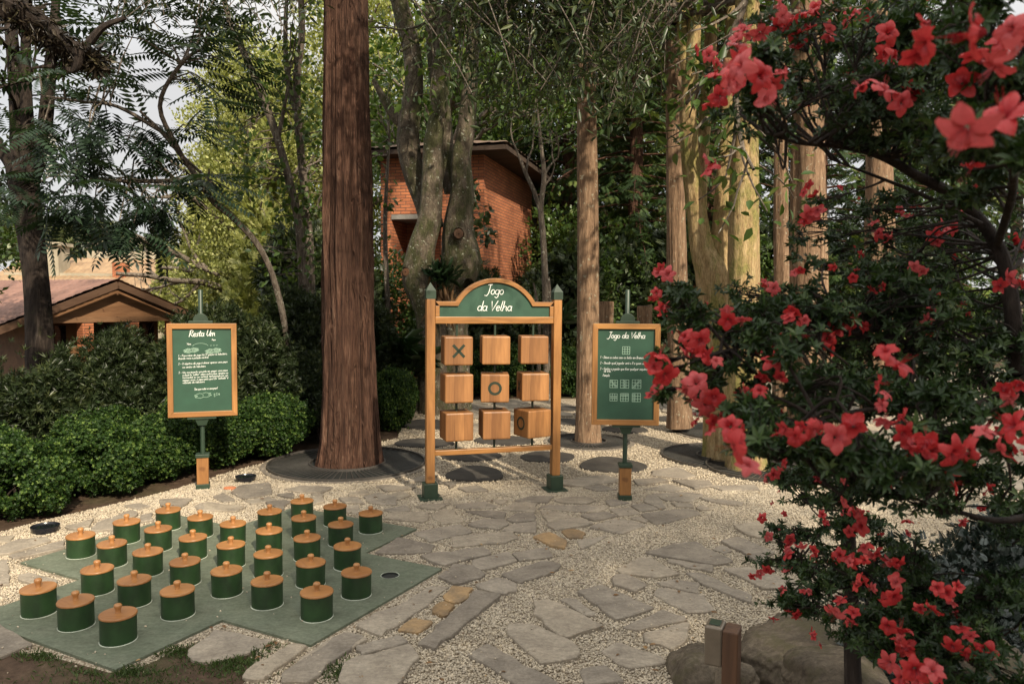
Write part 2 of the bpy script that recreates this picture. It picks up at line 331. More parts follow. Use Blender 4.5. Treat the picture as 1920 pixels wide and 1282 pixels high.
# leaf templates: axis +Y, normal +Z, length 1
def leaf1(w=.32): return np.array([(0, 0, 0), (w, .45, .04), (0, 1, -.06), (-w, .45, .04)]), np.array([(0, 1, 2, 3)])
def leaf2(w=.2, fold=.06, droop=.12): return np.array([(0, 0, 0), (w, .33, fold), (w*.8, .68, fold-.03), (0, 1, -droop), (-w*.8, .68, fold-.03), (-w, .33, fold)]), np.array([(0, 1, 2, 3), (0, 3, 4, 5)])
def compose(parts):
    V = []; Q = []; n = 0
    for v, q in parts: V.append(v); Q.append(q+n); n += len(v)
    return np.vstack(V), np.vstack(Q)
def place(tpl, pos, ax, nm, s):
    ax = np.array(ax, float); ax /= np.linalg.norm(ax); nm = np.array(nm, float); x = np.cross(ax, nm); x /= np.linalg.norm(x)+1e-9; z = np.cross(x, ax)
    return tpl[0]@np.stack([x, ax, z])*s+np.array(pos), tpl[1]
def frond(nl=9, droop=.35):
    ps = []
    for i in range(nl):
        t = .12+.88*i/(nl-1)
        for sg in (-1, 1):
            ps.append(place(leaf1(.14), (0, t, -.15*t*t), (sg*1., .45, -droop), (0, 0, 1), .30*(1-.35*abs(t-.45))))
    ps.append(place(leaf1(.17), (0, 1, -.15), (0, 1, -.3), (0, 0, 1), .25)); return compose(ps)
def spray(n=9, w=.05, spread=1.3):
    ps = []
    for i in range(n):
        t = .08+.85*i/n; sg = 1 if i % 2 else -1
        ps.append(place(leaf1(w*2.4), (0, t*.7, -.06*t), (sg*spread*(1-t*.5), 1, -.15), (0, 0, 1), .5*(1-.3*t)))
    return compose(ps)
def whorl(n=6, tilt=.35, w=.2, tpl=None):
    ps = []
    for i in range(n):
        a = 2*math.pi*i/n+.3*(i % 2); ps.append(place(tpl or leaf2(w), (math.cos(a)*.04, .0, math.sin(a)*.04), (math.cos(a), tilt+.25*(i % 3), math.sin(a)), (0, 1, 0), 1-.15*(i % 2)))
    return compose(ps)
def scatter(tpl, pos, ax, nm, size, rg):
    T, Q = tpl; n = len(pos); k = len(T)
    ax = ax/(np.linalg.norm(ax, axis=1)[:, None]+1e-9); x = np.cross(ax, nm); x /= np.linalg.norm(x, axis=1)[:, None]+1e-9; z = np.cross(x, ax)
    Rm = np.stack([x, ax, z], 1)
    V = np.einsum('kj,njc->nkc', T, Rm)*np.asarray(size)[:, None, None]+pos[:, None, :]
    QQ = (Q[None]+(np.arange(n)*k)[:, None, None]).reshape(-1, 4)
    rn = np.clip(np.repeat(rg.random(n)**1.3, len(Q))+rg.normal(0, .12, n*len(Q)), 0, 1)
    return V.reshape(-1, 3), QQ, rn
def merge(parts):
    V = []; Q = []; Rn = []; n = 0
    for v, q, r in parts: V.append(v); Q.append(q+n); Rn.append(r); n += len(v)
    return np.vstack(V), np.vstack(Q), np.concatenate(Rn)
def rdir(rg, n):
    d = rg.normal(0, 1, (n, 3)); return d/(np.linalg.norm(d, axis=1)[:, None]+1e-9)
def lobes_points(rg, lobes, n, shell=.5):
    """points spread in the outer part of a union of ellipsoids, with outward direction"""
    w = np.array([l[3]*l[4]+l[4]*l[5]+l[3]*l[5] for l in lobes]); idx = rg.choice(len(lobes), n, p=w/w.sum())
    L = np.array(lobes)[idx]; d = rdir(rg, n); r = 1-shell*rg.random(n)**1.6+np.where(rg.random(n) < .09, .28*rg.random(n)**2, 0)
    r *= 1+.12*np.sin(d[:, 0]*7+idx)*np.sin(d[:, 2]*6+idx*2)
    return L[:, :3]+d*r[:, None]*L[:, 3:6], d
def gapped(rg, pos, d, scale, thr):
    """drop points where a smooth field is low, so that the crown has holes"""
    a = rg.random(9)*6.28; q = pos*scale
    f = np.sin(q[:, 0]+a[0])*np.sin(q[:, 1]*1.1+a[1])+np.sin(q[:, 1]*.9+q[:, 2]*1.3+a[2])*np.sin(q[:, 0]*1.7+a[3])+.6*np.sin(q[:, 2]*2.3+a[4])*np.sin(q[:, 1]*2.1+a[5])
    k = f+rg.normal(0, .3, len(f)) > thr; return pos[k], d[k]
def foliage(rg, lobes, n, tpl, size, up=.3, out=.6, shell=.5, gap=None, gsc=3., droop=0):
    p, d = lobes_points(rg, lobes, n, shell)
    if gap is not None: p, d = gapped(rg, p, d, gsc*2.2 if tpl[0].shape[0] == 20 else gsc, gap)
    m = len(p); ax = d*out+rdir(rg, m)*.7+np.array([0, 0, up-droop]); nm = rdir(rg, m)*.6+d*.5+np.array([0, 0, .7])
    return scatter(tpl, p, ax, nm, size*(.65+.7*rg.random(m)), rg)
def grow(rg, p, d, L, r, lvl, mb, tips, kids=4, wander=.25, lift=.1, seg=5, minr=.004, ratio=.6):
    pts = [np.array(p, float)]; d = np.array(d, float); d /= np.linalg.norm(d)
    for i in range(seg):
        d = d+rg.normal(0, wander, 3)*.6+np.array([0, 0, lift*.3]); d /= np.linalg.norm(d); pts.append(pts[-1]+d*L/seg)
    rr = np.linspace(r, max(minr, r*.35), seg+1); mb.tube(pts, rr, 7 if r > .03 else 4, .15 if r > .04 else 0, int(rg.integers(1e6)))
    if lvl <= 0:
        for q in pts[2:]: tips.append((q, d))
        return
    for k in range(kids):
        t = .3+.7*(k+rg.random()*.6)/kids; i = min(seg-1, int(t*seg)); q = pts[i]+(pts[i+1]-pts[i])*(t*seg-i)
        dd = rdir(rg, 1)[0]; dd = dd-d*dd.dot(d); dd /= np.linalg.norm(dd)+1e-9
        grow(rg, q, d*.7+dd*.8, L*ratio*(1.1-.4*t), max(minr, rr[i]*.6), lvl-1, mb, tips, kids, wander, lift, seg, minr, ratio)
def tipleaves(rg, tips, per, tpl, size, spreadr, up=.1, droop=0):
    T = np.array([t[0] for t in tips]); D = np.array([t[1] for t in tips]); T = np.repeat(T, per, 0); D = np.repeat(D, per, 0); m = len(T)
    pos = T+rdir(rg, m)*spreadr*rg.random(m)[:, None]**.6
    ax = D*.5+rdir(rg, m)+np.array([0, 0, up-droop]); nm = np.array([0, 0, 1.])+rdir(rg, m)*.6
    return scatter(tpl, pos, ax, nm, size*(.7+.6*rg.random(m)), rg)
def inpoly(pts, poly):
    x, y = pts[:, 0], pts[:, 1]; c = np.zeros(len(pts), bool); n = len(poly)
    for i in range(n):
        x1, y1 = poly[i]; x2, y2 = poly[(i+1) % n]
        k = ((y1 > y) != (y2 > y)) & (x < (x2-x1)*(y-y1)/(y2-y1+1e-12)+x1); c ^= k
    return c

# ------------------------------------------------------------------ terrain, gravel, soil
HX = np.array([(-30, -8.), (0, -4.9), (4, -4.6), (5.6, -4.15), (8.1, -2.95), (9.6, -1.75), (11.5, -1.7), (16, -5.), (30, -12), (80, -30)])
def bx(y): return np.interp(y, HX[:, 0], HX[:, 1])
def ground_z(x, y):
    d = np.clip((bx(y)-1.2-x)/9, 0, 1); z = -2.6*d*d*(3-2*d)
    d2 = np.clip((np.hypot(x, y)-40)/60, 0, 1); return z-2.*d2
g = np.sign(np.linspace(-1, 1, 161))*np.abs(np.linspace(-1, 1, 161))**2.6*900
gx, gy = np.meshgrid(g, g+6, indexing='ij'); gz = ground_z(gx, gy)+.0
near = (np.hypot(gx, gy) > 9)*.03*np.sin(gx*1.7)*np.sin(gy*1.3)
gz = gz-.012+np.where(gx < bx(gy)-1.3, near, 0)
V = np.stack([gx, gy, gz], -1).reshape(-1, 3); i, j = np.meshgrid(np.arange(160), np.arange(160), indexing='ij')
Q = np.stack([i*161+j, (i+1)*161+j, (i+1)*161+j+1, i*161+j+1], -1).reshape(-1, 4)
tag(link('ground', np_mesh('ground', V, Q), None, M['soil'], True), kind='structure')
gp = [(y, bx(y)+.32+.06*math.sin(y*3)) for y in np.linspace(1.0, 9.6, 30)]
court = [(x, y) for y, x in gp]+[(-1.55, 10.6), (-1.5, 12.2), (-1.0, 13.2), (0, 13.55), (1.4, 13.6), (2.6, 14.6), (4, 15.5), (9, 19), (17, 22), (26, 22), (26, 3), (3.2, 4.2), (2.6, 4.05), (1.9, 3.9), (1.25, 3.9), (.75, 3.3), (.6, 2.4), (.4, 1.2)]
dirt = [tuple(G(*q)[:2]) for q in ((-60, 1216), (20, 1222), (110, 1236), (205, 1262), (250, 1258), (330, 1222), (400, 1195), (440, 1200), (480, 1226), (470, 1262), (430, 1330), (-150, 1400))]
def sheet(name, poly, z, mat, kind='structure'):
    me = bpy.data.meshes.new(name); me.from_pydata([(p[0], p[1], z) for p in poly], [], [tuple(range(len(poly)))]); me.update()
    import bmesh
    bm = bmesh.new(); bm.from_mesh(me); bmesh.ops.triangulate(bm, faces=bm.faces[:]); bm.to_mesh(me); bm.free()
    if me.polygons[0].normal.z < 0: me.flip_normals()
    return tag(link(name, me, None, mat), kind=kind)
sheet('gravel_courtyard', court, .0, M['gravel'])
sheet('soil', dirt, .005, M['soil'])

# ------------------------------------------------------------------ the peg game board
US = .35; BT = np.array([-5.3261*US, 14.0833*US]); BY = -.4758
def board_xy(a, b):
    c, s = math.cos(BY), math.sin(BY); return BT[0]+US*(a*c-b*s), BT[1]+US*(a*s+b*c)
LG, AR = 3.62, 1.79
cross = [(-LG, -AR), (-AR, -AR), (-AR, -LG), (AR, -LG), (AR, -AR), (LG, -AR), (LG, AR), (AR, AR), (AR, LG), (-AR, LG), (-AR, AR), (-LG, AR)]
bt = thing('game_board', 'cross-shaped grey-green painted slab carrying the rows of pegs', 'game board', (*board_xy(0, 0), 0), BY)
ZB = .014
mb = MB(); 
import bmesh
def ngon_slab(name, poly, holes, z0, z1, mat, parent):
    bm = bmesh.new(); n = 28
    ov = [bm.verts.new((x, y, z1)) for x, y in poly]; oe = [bm.edges.new((ov[i], ov[(i+1) % len(ov)])) for i in range(len(ov))]
    for (cx, cy, r) in holes:
        hv = [bm.verts.new((cx+r*math.cos(2*math.pi*i/n), cy+r*math.sin(2*math.pi*i/n), z1)) for i in range(n)]
        oe += [bm.edges.new((hv[i], hv[(i+1) % n])) for i in range(n)]
    bmesh.ops.triangle_fill(bm, use_beauty=True, use_dissolve=False, edges=oe, normal=(0, 0, 1))
    r = bmesh.ops.extrude_edge_only(bm, edges=oe)
    for v in r['geom']:
        if isinstance(v, bmesh.types.BMVert): v.co.z = z0
    bmesh.ops.recalc_face_normals(bm, faces=bm.faces[:])
    me = bpy.data.meshes.new(name); bm.to_mesh(me); bm.free(); return link(name, me, parent, mat)
hx, hy = 2.97*US, 1.03*US
ngon_slab('slab', [(a*US, b*US) for a, b in cross], [(hx, hy, .056)], -.06, ZB, M['boardp'], bt)
h = MB().lathe([(.0555, .003), (.0555, ZB-.002)], 28, (hx, hy, 0)); h.f.pop(); h.build('hole', M['hole'], bt, True)
rim = MB().lathe([(.0565, ZB+.0015), (.0605, ZB+.0015)], 28, (hx, hy, 0), cap=False).build('hole_rim', M['rim'], bt)
rows = {}
proto = None
ordn = ['nearest', 'second nearest', 'third nearest', 'middle', 'third from the back', 'second from the back', 'farthest']
rown = ['leftmost row of three', 'second row of three from the left', 'left long row of seven', 'central long row of seven', 'long row with the empty hole', 'second row of three from the right', 'rightmost row of three']
PD = .088; PH = .134
def make_peg():
    t = thing('game_peg', 'x', 'game peg')
    MB().lathe([(PD, 0), (PD, PH)], 48).build('body', M['peg'], t, True)
    MB().lathe([(PD+.0005, .004), (PD+.002, .0035), (PD+.0042, .001)], 48, (0, 0, 0), cap=False).build('pale_ring', M['rim'], t, True)
    lid = MB().lathe([(PD+.0035, PH+.0005), (PD+.004, PH+.003), (PD+.0035, PH+.009), (PD+.001, PH+.0115), (PD-.04, PH+.0135), (.012, PH+.0145)], 48).build('lid', M['lid'], t, True, 0)
    MB().lathe([(.0165, PH+.012), (.0135, PH+.019), (.0145, PH+.033), (.0195, PH+.045), (.0205, PH+.052), (.016, PH+.059), (.007, PH+.062)], 24).build('knob', M['lid'], lid, True)
    for o in t.children:
        m = o.modifiers.new('es', 'EDGE_SPLIT') if False else None
    return t
pk = make_peg()
for o in list(pk.children):
    for p in o.data.polygons:
        if abs(p.normal.z) > .95 and len(p.vertices) > 10: p.use_smooth = False
first = True
for b in range(7):
    aa = [a for a in range(7) if (2 <= a <= 4 or 2 <= b <= 4)]
    for a in aa:
        if (a, b) == (6, 4): continue
        o = pk if first else copy_tree(pk); first = False
        x, y = board_xy(a-3+rnd.uniform(-.02, .02), b-3+rnd.uniform(-.02, .02)); o.location = (x, y, ZB-.001); o.rotation_euler = (rnd.uniform(-.012, .012), rnd.uniform(-.012, .012), rnd.uniform(0, 6.28)); o.scale = (1, 1, rnd.uniform(.975, 1.02))
        o['group'] = 'green pegs standing on the cross-shaped board'
        if len(aa) == 3: w = {2: 'back', 3: 'middle', 4: 'front'}[a]
        else: w = ['back', 'second from back', 'third from back', 'middle', 'third from front', 'second from front', 'front'][a]
        if b == 4 and a == 5: w = 'the one beside the hole,'
        o['label'] = 'green peg, %s one of the %s' % (w, rown[b])

# ------------------------------------------------------------------ flagstones
tiles = {'A': (600, 900, .2604), 'B': (600, 1080, .2604), 'C': (1050, 900, .2344), 'D': (1050, 1080, .2344), 'F': (380, 840, .2604), 'H': (0, 940, .2604), 'L': (0, 880, .4479)}
ST = {'A': [[(205,105),(340,80),(360,110),(205,128)],[(520,110),(580,92),(655,125),(575,152),(525,145)],[(400,60),(450,50),(690,65),(660,78),(480,95)],[(310,130),(420,105),(560,130),(555,190),(440,190),(360,175)],
[(130,145),(270,135),(325,185),(180,180)],[(680,205),(740,188),(950,180),(850,228)],[(450,225),(620,195),(655,230),(500,240)],[(180,195),(280,190),(290,260),(185,240)],[(450,290),(520,240),(780,245),(785,290),(740,318),(560,300)],
[(800,268),(880,225),(970,230),(1035,310),(875,330)],[(1190,160),(1355,155),(1315,190)],[(960,190),(1180,165),(1300,205),(1200,215),(1000,215)],[(1040,238),(1250,230),(1345,245),(1330,298),(1180,270)],[(1310,225),(1400,175),(1565,180),(1550,248),(1400,232)],
[(1400,160),(1500,130),(1690,130),(1640,178)],[(1680,160),(1760,140),(1920,135),(1990,160),(1920,185),(1760,180)],[(1570,210),(1640,195),(1920,200),(2000,215),(1920,245),(1700,225)],[(1585,230),(1700,235),(1820,280),(1640,320)],[(1340,300),(1420,250),(1545,255),(1550,305),(1400,318)],
[(1060,335),(1180,295),(1340,300),(1365,330),(1290,370),(1150,355)],[(1380,335),(1560,315),(1555,395),(1310,380)],[(1625,335),(1830,290),(1920,300),(1970,330),(1915,345),(1690,375)],[(670,395),(1010,330),(1100,385),(790,460)],[(945,425),(1390,385),(1430,435),(1330,470),(950,495)],
[(390,540),(560,425),(830,480),(800,535),(600,545)],[(720,565),(1180,500),(1240,545),(900,635),(780,600)],[(1090,600),(1360,535),(1425,600),(1150,668),(1095,640)],[(1378,545),(1640,500),(1680,570),(1435,600)],[(845,715),(960,625),(1100,635),(1195,700),(1090,740),(960,768)],[(1300,695),(1600,600),(1740,625),(1680,680),(1440,760)]],
'B': [[(1115,85),(1270,30),(1420,75),(1420,130),(1330,152),(1200,125)],[(255,375),(480,260),(620,200),(790,85),(935,90),(560,380),(440,455)],[(700,515),(1120,125),(1310,160),(1180,260),(830,550)],[(200,425),(350,480),(0,680),(-270,776),(-130,610)],[(255,550),(300,520),(580,450),(640,495),(300,590)],
[(130,776),(170,650),(480,560),(650,515),(720,610),(590,776),(500,860),(200,860)],[(1350,365),(1540,370),(1800,480),(1880,580),(1850,610),(1590,655),(1350,440)],[(1060,585),(1200,510),(1640,740),(1800,850),(1500,850)]],
'C': [[(180,70),(330,55),(470,90),(300,100)],[(-190,240),(40,235),(200,205),(390,230),(310,275),(100,265)],[(160,295),(370,270),(465,300),(270,340)],[(230,395),(370,340),(480,320),(690,370),(490,445)],[(560,320),(620,305),(710,335),(690,360)],[(390,245),(560,235),(640,280),(470,300)],
[(360,175),(420,165),(560,195),(400,220)],[(565,215),(680,205),(790,250),(640,265)],[(690,140),(760,135),(850,240),(790,245),(670,190)],[(640,285),(980,240),(1100,260),(1130,290),(770,370)],[(880,195),(1060,205),(1070,235),(930,230)],[(1085,235),(1140,215),(1210,250),(1130,255)],[(730,120),(1000,110),(1150,130),(1050,185),(850,175)],
[(1110,150),(1300,170),(1470,190),(1440,220),(1200,185)],[(670,85),(850,45),(1020,80),(900,105)],[(890,10),(1200,20),(1230,60),(1080,85)],[(1190,60),(1560,50),(1600,90),(1300,95)],[(580,10),(800,0),(870,20),(620,55)],[(135,500),(400,460),(170,570)],[(675,600),(900,530),(1090,510),(1390,670),(1250,700),(900,640)],
[(850,650),(1230,705),(1215,755),(860,675)],[(445,740),(620,640),(730,640),(960,770),(770,800),(500,770)],[(1280,505),(1420,475),(1720,600),(1600,680)],[(1215,570),(1290,535),(1380,580),(1310,605)],[(1390,385),(1620,345),(1800,530),(1480,450)],[(1300,730),(1500,720),(1900,840),(1980,900),(1620,890)]],
'D': [[(-10,205),(120,195),(300,330),(195,335)],[(130,145),(330,90),(760,275),(450,375)],[(420,85),(440,10),(560,20),(700,95),(600,150)],[(770,70),(900,45),(1120,75),(1110,160),(800,90)],[(745,165),(790,105),(1150,170),(1240,300),(1020,315)],[(500,430),(820,285),(1010,350),(990,380),(640,455)],[(660,480),(1000,395),(1040,400),(1020,520),(900,610),(680,550)],
[(320,620),(420,560),(480,550),(800,660),(850,720),(560,760)],[(155,770),(360,735),(520,870),(200,900)],[(1000,-10),(1130,-5),(1540,180),(1530,235),(1130,80)],[(-215,230),(-130,210),(0,245),(350,430),(60,525),(-20,500),(-215,330)]],
'F': [[(200,330),(260,280),(480,260),(500,340),(310,380)],[(70,360),(150,335),(235,390),(150,400)],[(300,390),(480,360),(540,385),(350,415)],[(0,420),(20,400),(310,435),(240,470),(0,460)],[(580,310),(700,280),(940,290),(870,330),(700,330)],[(530,350),(650,335),(660,375)],[(780,340),(870,345),(880,400),(790,425)],[(450,400),(600,388),(640,400),(560,470)],[(1450,250),(1560,215),(1700,205),(1600,250)],[(1740,260),(1830,275),(1780,300)],[(1830,300),(1990,285),(2060,320),(1900,330)]],
'H': [[(460,200),(680,140),(650,190),(540,220)],[(650,230),(700,170),(940,80),(1000,100),(820,220)],[(890,45),(1000,25),(1090,45),(1000,72)],[(1010,120),(1100,100),(1110,150),(1010,165)],[(1150,0),(1390,-5),(1290,70),(1160,50)],[(1400,45),(1470,20),(1760,50),(1700,80),(1450,80)],[(0,340),(120,290),(340,270),(370,300),(60,395),(-60,400)],[(60,410),(370,320),(470,300),(470,350),(100,430)],[(-60,440),(60,440),(70,620),(-60,625)],[(120,575),(200,535),(420,590),(400,620),(180,600)],[(-30,270),(110,260),(80,310),(-30,310)],[(-60,500),(-60,430)]],
'L': [[(-60,670),(0,660),(140,745),(0,800),(-80,800)],[(785,770),(900,685),(1145,725),(1040,780),(880,820),(800,810)],[(1010,885),(1060,830),(1230,742),(1290,752),(1120,880),(1080,900)],[(1180,870),(1440,700),(1530,715),(1420,800),(1290,910),(1180,910)]]}
stones = []
for k, L in ST.items():
    ox, oy, sc = tiles[k]
    for poly in L:
        if len(poly) < 3: continue
        stones.append([tuple(G(ox+x*sc, oy+y*sc)[:2]) for x, y in poly])
ochre = [('A', [(1530,425),(1650,390),(1780,450),(1760,510),(1660,490)], 'ochre stone set in the gravel, the wider of the two left of centre'),
 ('A', [(1735,380),(1830,365),(1915,395),(1890,430),(1780,430)], 'small ochre stone behind its wider ochre neighbour in the path'),
 ('B', [(880,165),(950,90),(1110,105),(1020,205),(960,215)], 'bright orange paving stone near the right tip of the green board'),
 ('B', [(800,260),(880,205),(975,235),(920,310),(850,300)], 'half grey half orange small stone between two long slabs'),
 ('B', [(555,410),(680,320),(820,350),(710,430)], 'dark rusty stone nearest the viewer between two long slabs')]
ocp = []
for k, poly, lab in ochre:
    ox, oy, sc = tiles[k]; ocp.append(([tuple(G(ox+x*sc, oy+y*sc)[:2]) for x, y in poly], lab))
pads = [(891, 890, 56, .30, 'dark rounded triangular pad in front of the cube frame'), (883, 856, 56, .26, 'dark oval pad directly under the bottom rail of the cube frame'), (1027, 858, 53, .27, 'dark oval pad beside the right post of the cube frame'),
 (1148, 873, 60, .34, 'broad dark stone pad with lighter middle under the right sign'), (795, 832, 54, .26, 'dark pad behind the left post of the cube frame'), (945, 827, 58, .28, 'dark pad behind the bottom row of cubes'), (1172, 806, 45, .26, 'dark pad just below the frame of the right sign'),
 (1064, 767, 28, .22, 'farthest small dark pad seen right of the cube frame'), (1062, 792, 32, .25, 'dark pad between cube frame and straight trunk'), (1262, 787, 34, .25, 'dark pad right of the right sign'), (800, 797, 45, .4, 'large dark pad between shrub and cube frame')]
padc = []
def blob(cx, cy, rx, ry, n=26, tri=0., seed=0):
    r = random.Random(seed); ph = r.random()*6
    return [(cx+rx*math.cos(a)*(1+tri*math.cos(3*a+math.pi/2)+.05*math.sin(2*a+ph)+.03*math.sin(5*a+ph)), cy+ry*math.sin(a)*(1+tri*math.cos(3*a+math.pi/2)+.04*math.sin(4*a))) for a in [2*math.pi*i/n for i in range(n)]]
for k, (px, py, hw, ry, lab) in enumerate(pads):
    c = G(px, py); rx = hw*c[1]/F; padc.append((c[0], c[1], rx, ry*1.15))
    poly = blob(c[0], c[1], rx, ry*1.1, tri=.09 if k in (0, 3) else .02, seed=k)
    if k == 0: poly = [(x, y) for x, y in poly]
    o = MB().prism(poly, -.03, .020, .006).build('stepping_pad', M['pad'], None, False)
    tag(o, lab, 'stepping stone', 'dark rounded stepping pads in the gravel')
# grates
grates = [(-1.77, 8.08, .83, .40, 'large round grate of dark radial bars around the big red trunk'), (.98, 9.42, .50, .22, 'small radial grate around the slim straight trunk'),
 (2.45, 8.6, .70, .30, 'radial grate around the twin golden trunk, cut by its neighbour'), (2.78, 8.02, .66, .30, 'radial grate nearest the azalea, overlapping the one behind'), (3.0, 10.2, .72, .3, 'partly hidden radial grate, farthest of the three on the right')]
def inside_obst(x, y, m=.04):
    for cx, cy, rx, ry in padc:
        if ((x-cx)/(rx+m))**2+((y-cy)/(ry+m))**2 < 1: return True
    for cx, cy, r, r2, _ in grates:
        if math.hypot(x-cx, y-cy) < r+m+.05: return True
    return False
crossw = [board_xy(a, b) for a, b in [(p[0]*1.04, p[1]*1.04) for p in cross]]
allp = stones+[o[0] for o in ocp]
def clipcell(poly, a, n):
    o = []
    for i in range(len(poly)):
        p, q = poly[i], poly[(i+1) % len(poly)]; dp = (p-a).dot(n); dq = (q-a).dot(n)
        if dp <= 0: o.append(p)
        if dp*dq < 0: o.append(p+(q-p)*dp/(dp-dq))
    return o
rg = np.random.default_rng(11); seeds = []
for iy, y in enumerate(np.arange(6.9, 21, .40)):
    for x in np.arange(-3.2, 16, .62): seeds.append((x+rg.uniform(-.24, .24)+.31*(iy % 2), y+rg.uniform(-.15, .15)))
seeds = np.array(seeds); courtp = [tuple(p) for p in court]
band = [tuple(G(*q)[:2]) for q in ((870, 900), (1010, 915), (1030, 940), (830, 955), (640, 925), (560, 915))]
for s in seeds:
    d = seeds-s; dist = np.hypot(*d.T); nb = d[(dist > 0) & (dist < 1.6)]
    c = [Vector((s[0]+a, s[1]+b)) for a, b in ((-.8, -.8), (.8, -.8), (.8, .8), (-.8, .8))]
    for n in nb:
        v = Vector(n); c = clipcell(c, Vector(s)+v*.5-v.normalized()*.019, v)
        if len(c) < 3: break
    if len(c) < 3: continue
    P2 = np.array([tuple(p) for p in c]); cen = P2.mean(0)
    if not inpoly(P2, courtp).all(): continue
    if cen[1] < 7.15 and cen[0] > -.2: continue
    if cen[1] < 7.9 and cen[0] < -2.0: continue
    if inpoly(cen[None], band)[0] or cen[1] < 7.0 or rg.random() < .05: continue
    if any(inside_obst(*p) for p in P2) or inside_obst(*cen) or any(inside_obst(*((p+cen)/2)) for p in P2): continue
    bad = False
    for q in allp:
        Q2 = np.array(q)
        if np.abs(Q2.mean(0)-cen).max() > 1.6: continue
        if inpoly(P2, q).any() or inpoly(Q2, [tuple(p) for p in P2]).any() or inpoly(cen[None], q)[0]: bad = True; break
    if bad: continue
    stones.append([tuple(p) for p in P2])
def rough_edge(poly, rg, amt=.008):
    o = []; n = len(poly)
    for i in range(n):
        p = np.array(poly[i]); q = np.array(poly[(i+1) % n]); L = np.linalg.norm(q-p); k = max(2, int(L/.07)); nn = np.array([-(q-p)[1], (q-p)[0]])/(L+1e-9)
        for j in range(k):
            t = j/k
            if j == 0:   # cut the corner
                pp = np.array(poly[i-1]); o.append(p+(pp-p)/np.linalg.norm(pp-p)*min(.010, L*.12)); o.append(p+(q-p)/L*min(.010, L*.12)); continue
            o.append(p+(q-p)*t+nn*rg.normal(0, amt))
    return [tuple(v) for v in o]
def slab_mesh(polys, name, mat, rg, kind='structure', zt=.023):
    V = []; Fc = []; rn = []
    for poly in polys:
        A = sum(poly[i][0]*poly[(i+1) % len(poly)][1]-poly[(i+1) % len(poly)][0]*poly[i][1] for i in range(len(poly)))
        if A < 0: poly = poly[::-1]
        p = rough_edge(poly, rg); n = len(p); c = np.mean(np.array(p), 0); z = zt+rg.uniform(-.004, .006); b = len(V); tl = rg.normal(0, .006, 2)
        for ring, (zz, ins) in enumerate(((-.02, 0), (z-.005, 0), (z, .006))):
            for q in p:
                q = np.array(q); d = q-c; q2 = q-d/(np.linalg.norm(d)+1e-9)*ins; V.append((q2[0], q2[1], zz+(d@tl if ring else 0)))
        r = rg.random()
        Fc.append(tuple(b+2*n+i for i in range(n))); rn.append(r)
        for j in range(2):
            for i in range(n): k = (i+1) % n; Fc.append((b+j*n+i, b+j*n+k, b+(j+1)*n+k, b+(j+1)*n+i)); rn.append(r)
    me = bpy.data.meshes.new(name); me.from_pydata(V, [], Fc); at = me.attributes.new('rnd', 'FLOAT', 'FACE'); at.data.foreach_set('value', rn); me.update()
    o = link(name, me, None, mat); return o
tag(slab_mesh(stones, 'flagstone_path', M['slab'], rg), kind='structure')
for poly, lab in ocp:
    tag(slab_mesh([poly], 'ochre_paving_stone', M['ochre'], rg), lab, 'paving stone', 'ochre stones set in the path')
# loose gravel chips lying over the bed
cv = np.array([(1, 0, 0), (-1, 0, 0), (0, 1, 0), (0, -1, 0), (0, 0, .6), (0, 0, -.6)]); cq = np.array([(0, 2, 4, 4)])
def chips(n, ylo, yhi, power, size):
    y = ylo+(yhi-ylo)*rg.random(n)**power; x = rg.uniform(-.72, .72, n)*y*1.02
    p = np.stack([x, y], 1); k = inpoly(p, courtp) & ~inpoly(p, crossw) & ~inpoly(p, dirt)
    p = p[k]; k = np.array([not any(math.hypot(q[0]-g_[0], q[1]-g_[1]) < g_[2] for g_ in grates) for q in p]); return p[k], size
cubev = np.array([(-1, -1, -1), (1, -1, -1), (1, 1, -1), (-1, 1, -1), (-.7, -.8, 1), (.8, -.6, 1), (.6, .8, 1), (-.8, .7, 1)], float)*.5
cubeq = np.array([(3, 2, 1, 0), (4, 5, 6, 7), (0, 1, 5, 4), (1, 2, 6, 5), (2, 3, 7, 6), (3, 0, 4, 7)])
parts = []
for (n, y0, y1, pw, sz) in ((290000, 2.9, 7.2, .72, .0084), (100000, 6.2, 12, .8, .012)):
    p, s = chips(n, y0, y1, pw, sz); m = len(p)
    pos = np.column_stack([p, .001+.007*rg.random(m)]); v = scatter((cubev*np.array([1, 1.4, .75]), cubeq), pos, rdir(rg, m)*np.array([1, 1, .5]), rdir(rg, m), s*(.5+.8*rg.random(m)), rg); parts.append(v)
p = np.column_stack([rg.uniform(-3.4, 2.2, 900), rg.uniform(3.4, 7.2, 900)]); p = p[inpoly(p, courtp)]; m = len(p); inb = inpoly(p, crossw)
p = p[~inb | (rg.random(m) < .35)]; m = len(p); parts.append(scatter((cubev*np.array([1, 1.4, .75]), cubeq), np.column_stack([p, np.where(inpoly(p, crossw), .0165, .026)]), rdir(rg, m)*np.array([1, 1, .2]), rdir(rg, m), .0065*(.5+.9*rg.random(m)), rg))
V, Q, rn = merge(parts)
tag(link('loose_gravel', np_mesh('loose_gravel', V, Q, rn), None, M['chip']), 'pale angular gravel chips filling the gaps between the flagstones', 'gravel', kind='stuff')
p, s = chips(260, 3.4, 7, 1, 1); m = len(p)
V, Q, rn = scatter(leaf2(.25), np.column_stack([p, np.full(m, .026)]), rdir(rg, m)*np.array([1, 1, .1]), np.array([0, 0, 1.])+rdir(rg, m)*.2, .03*(.5+rg.random(m)), rg)
tag(link('fallen_leaves', np_mesh('fallen_leaves', V, Q, rn), None, M['dry']), 'small dry leaves scattered over gravel and flagstones', 'fallen leaves', kind='stuff')

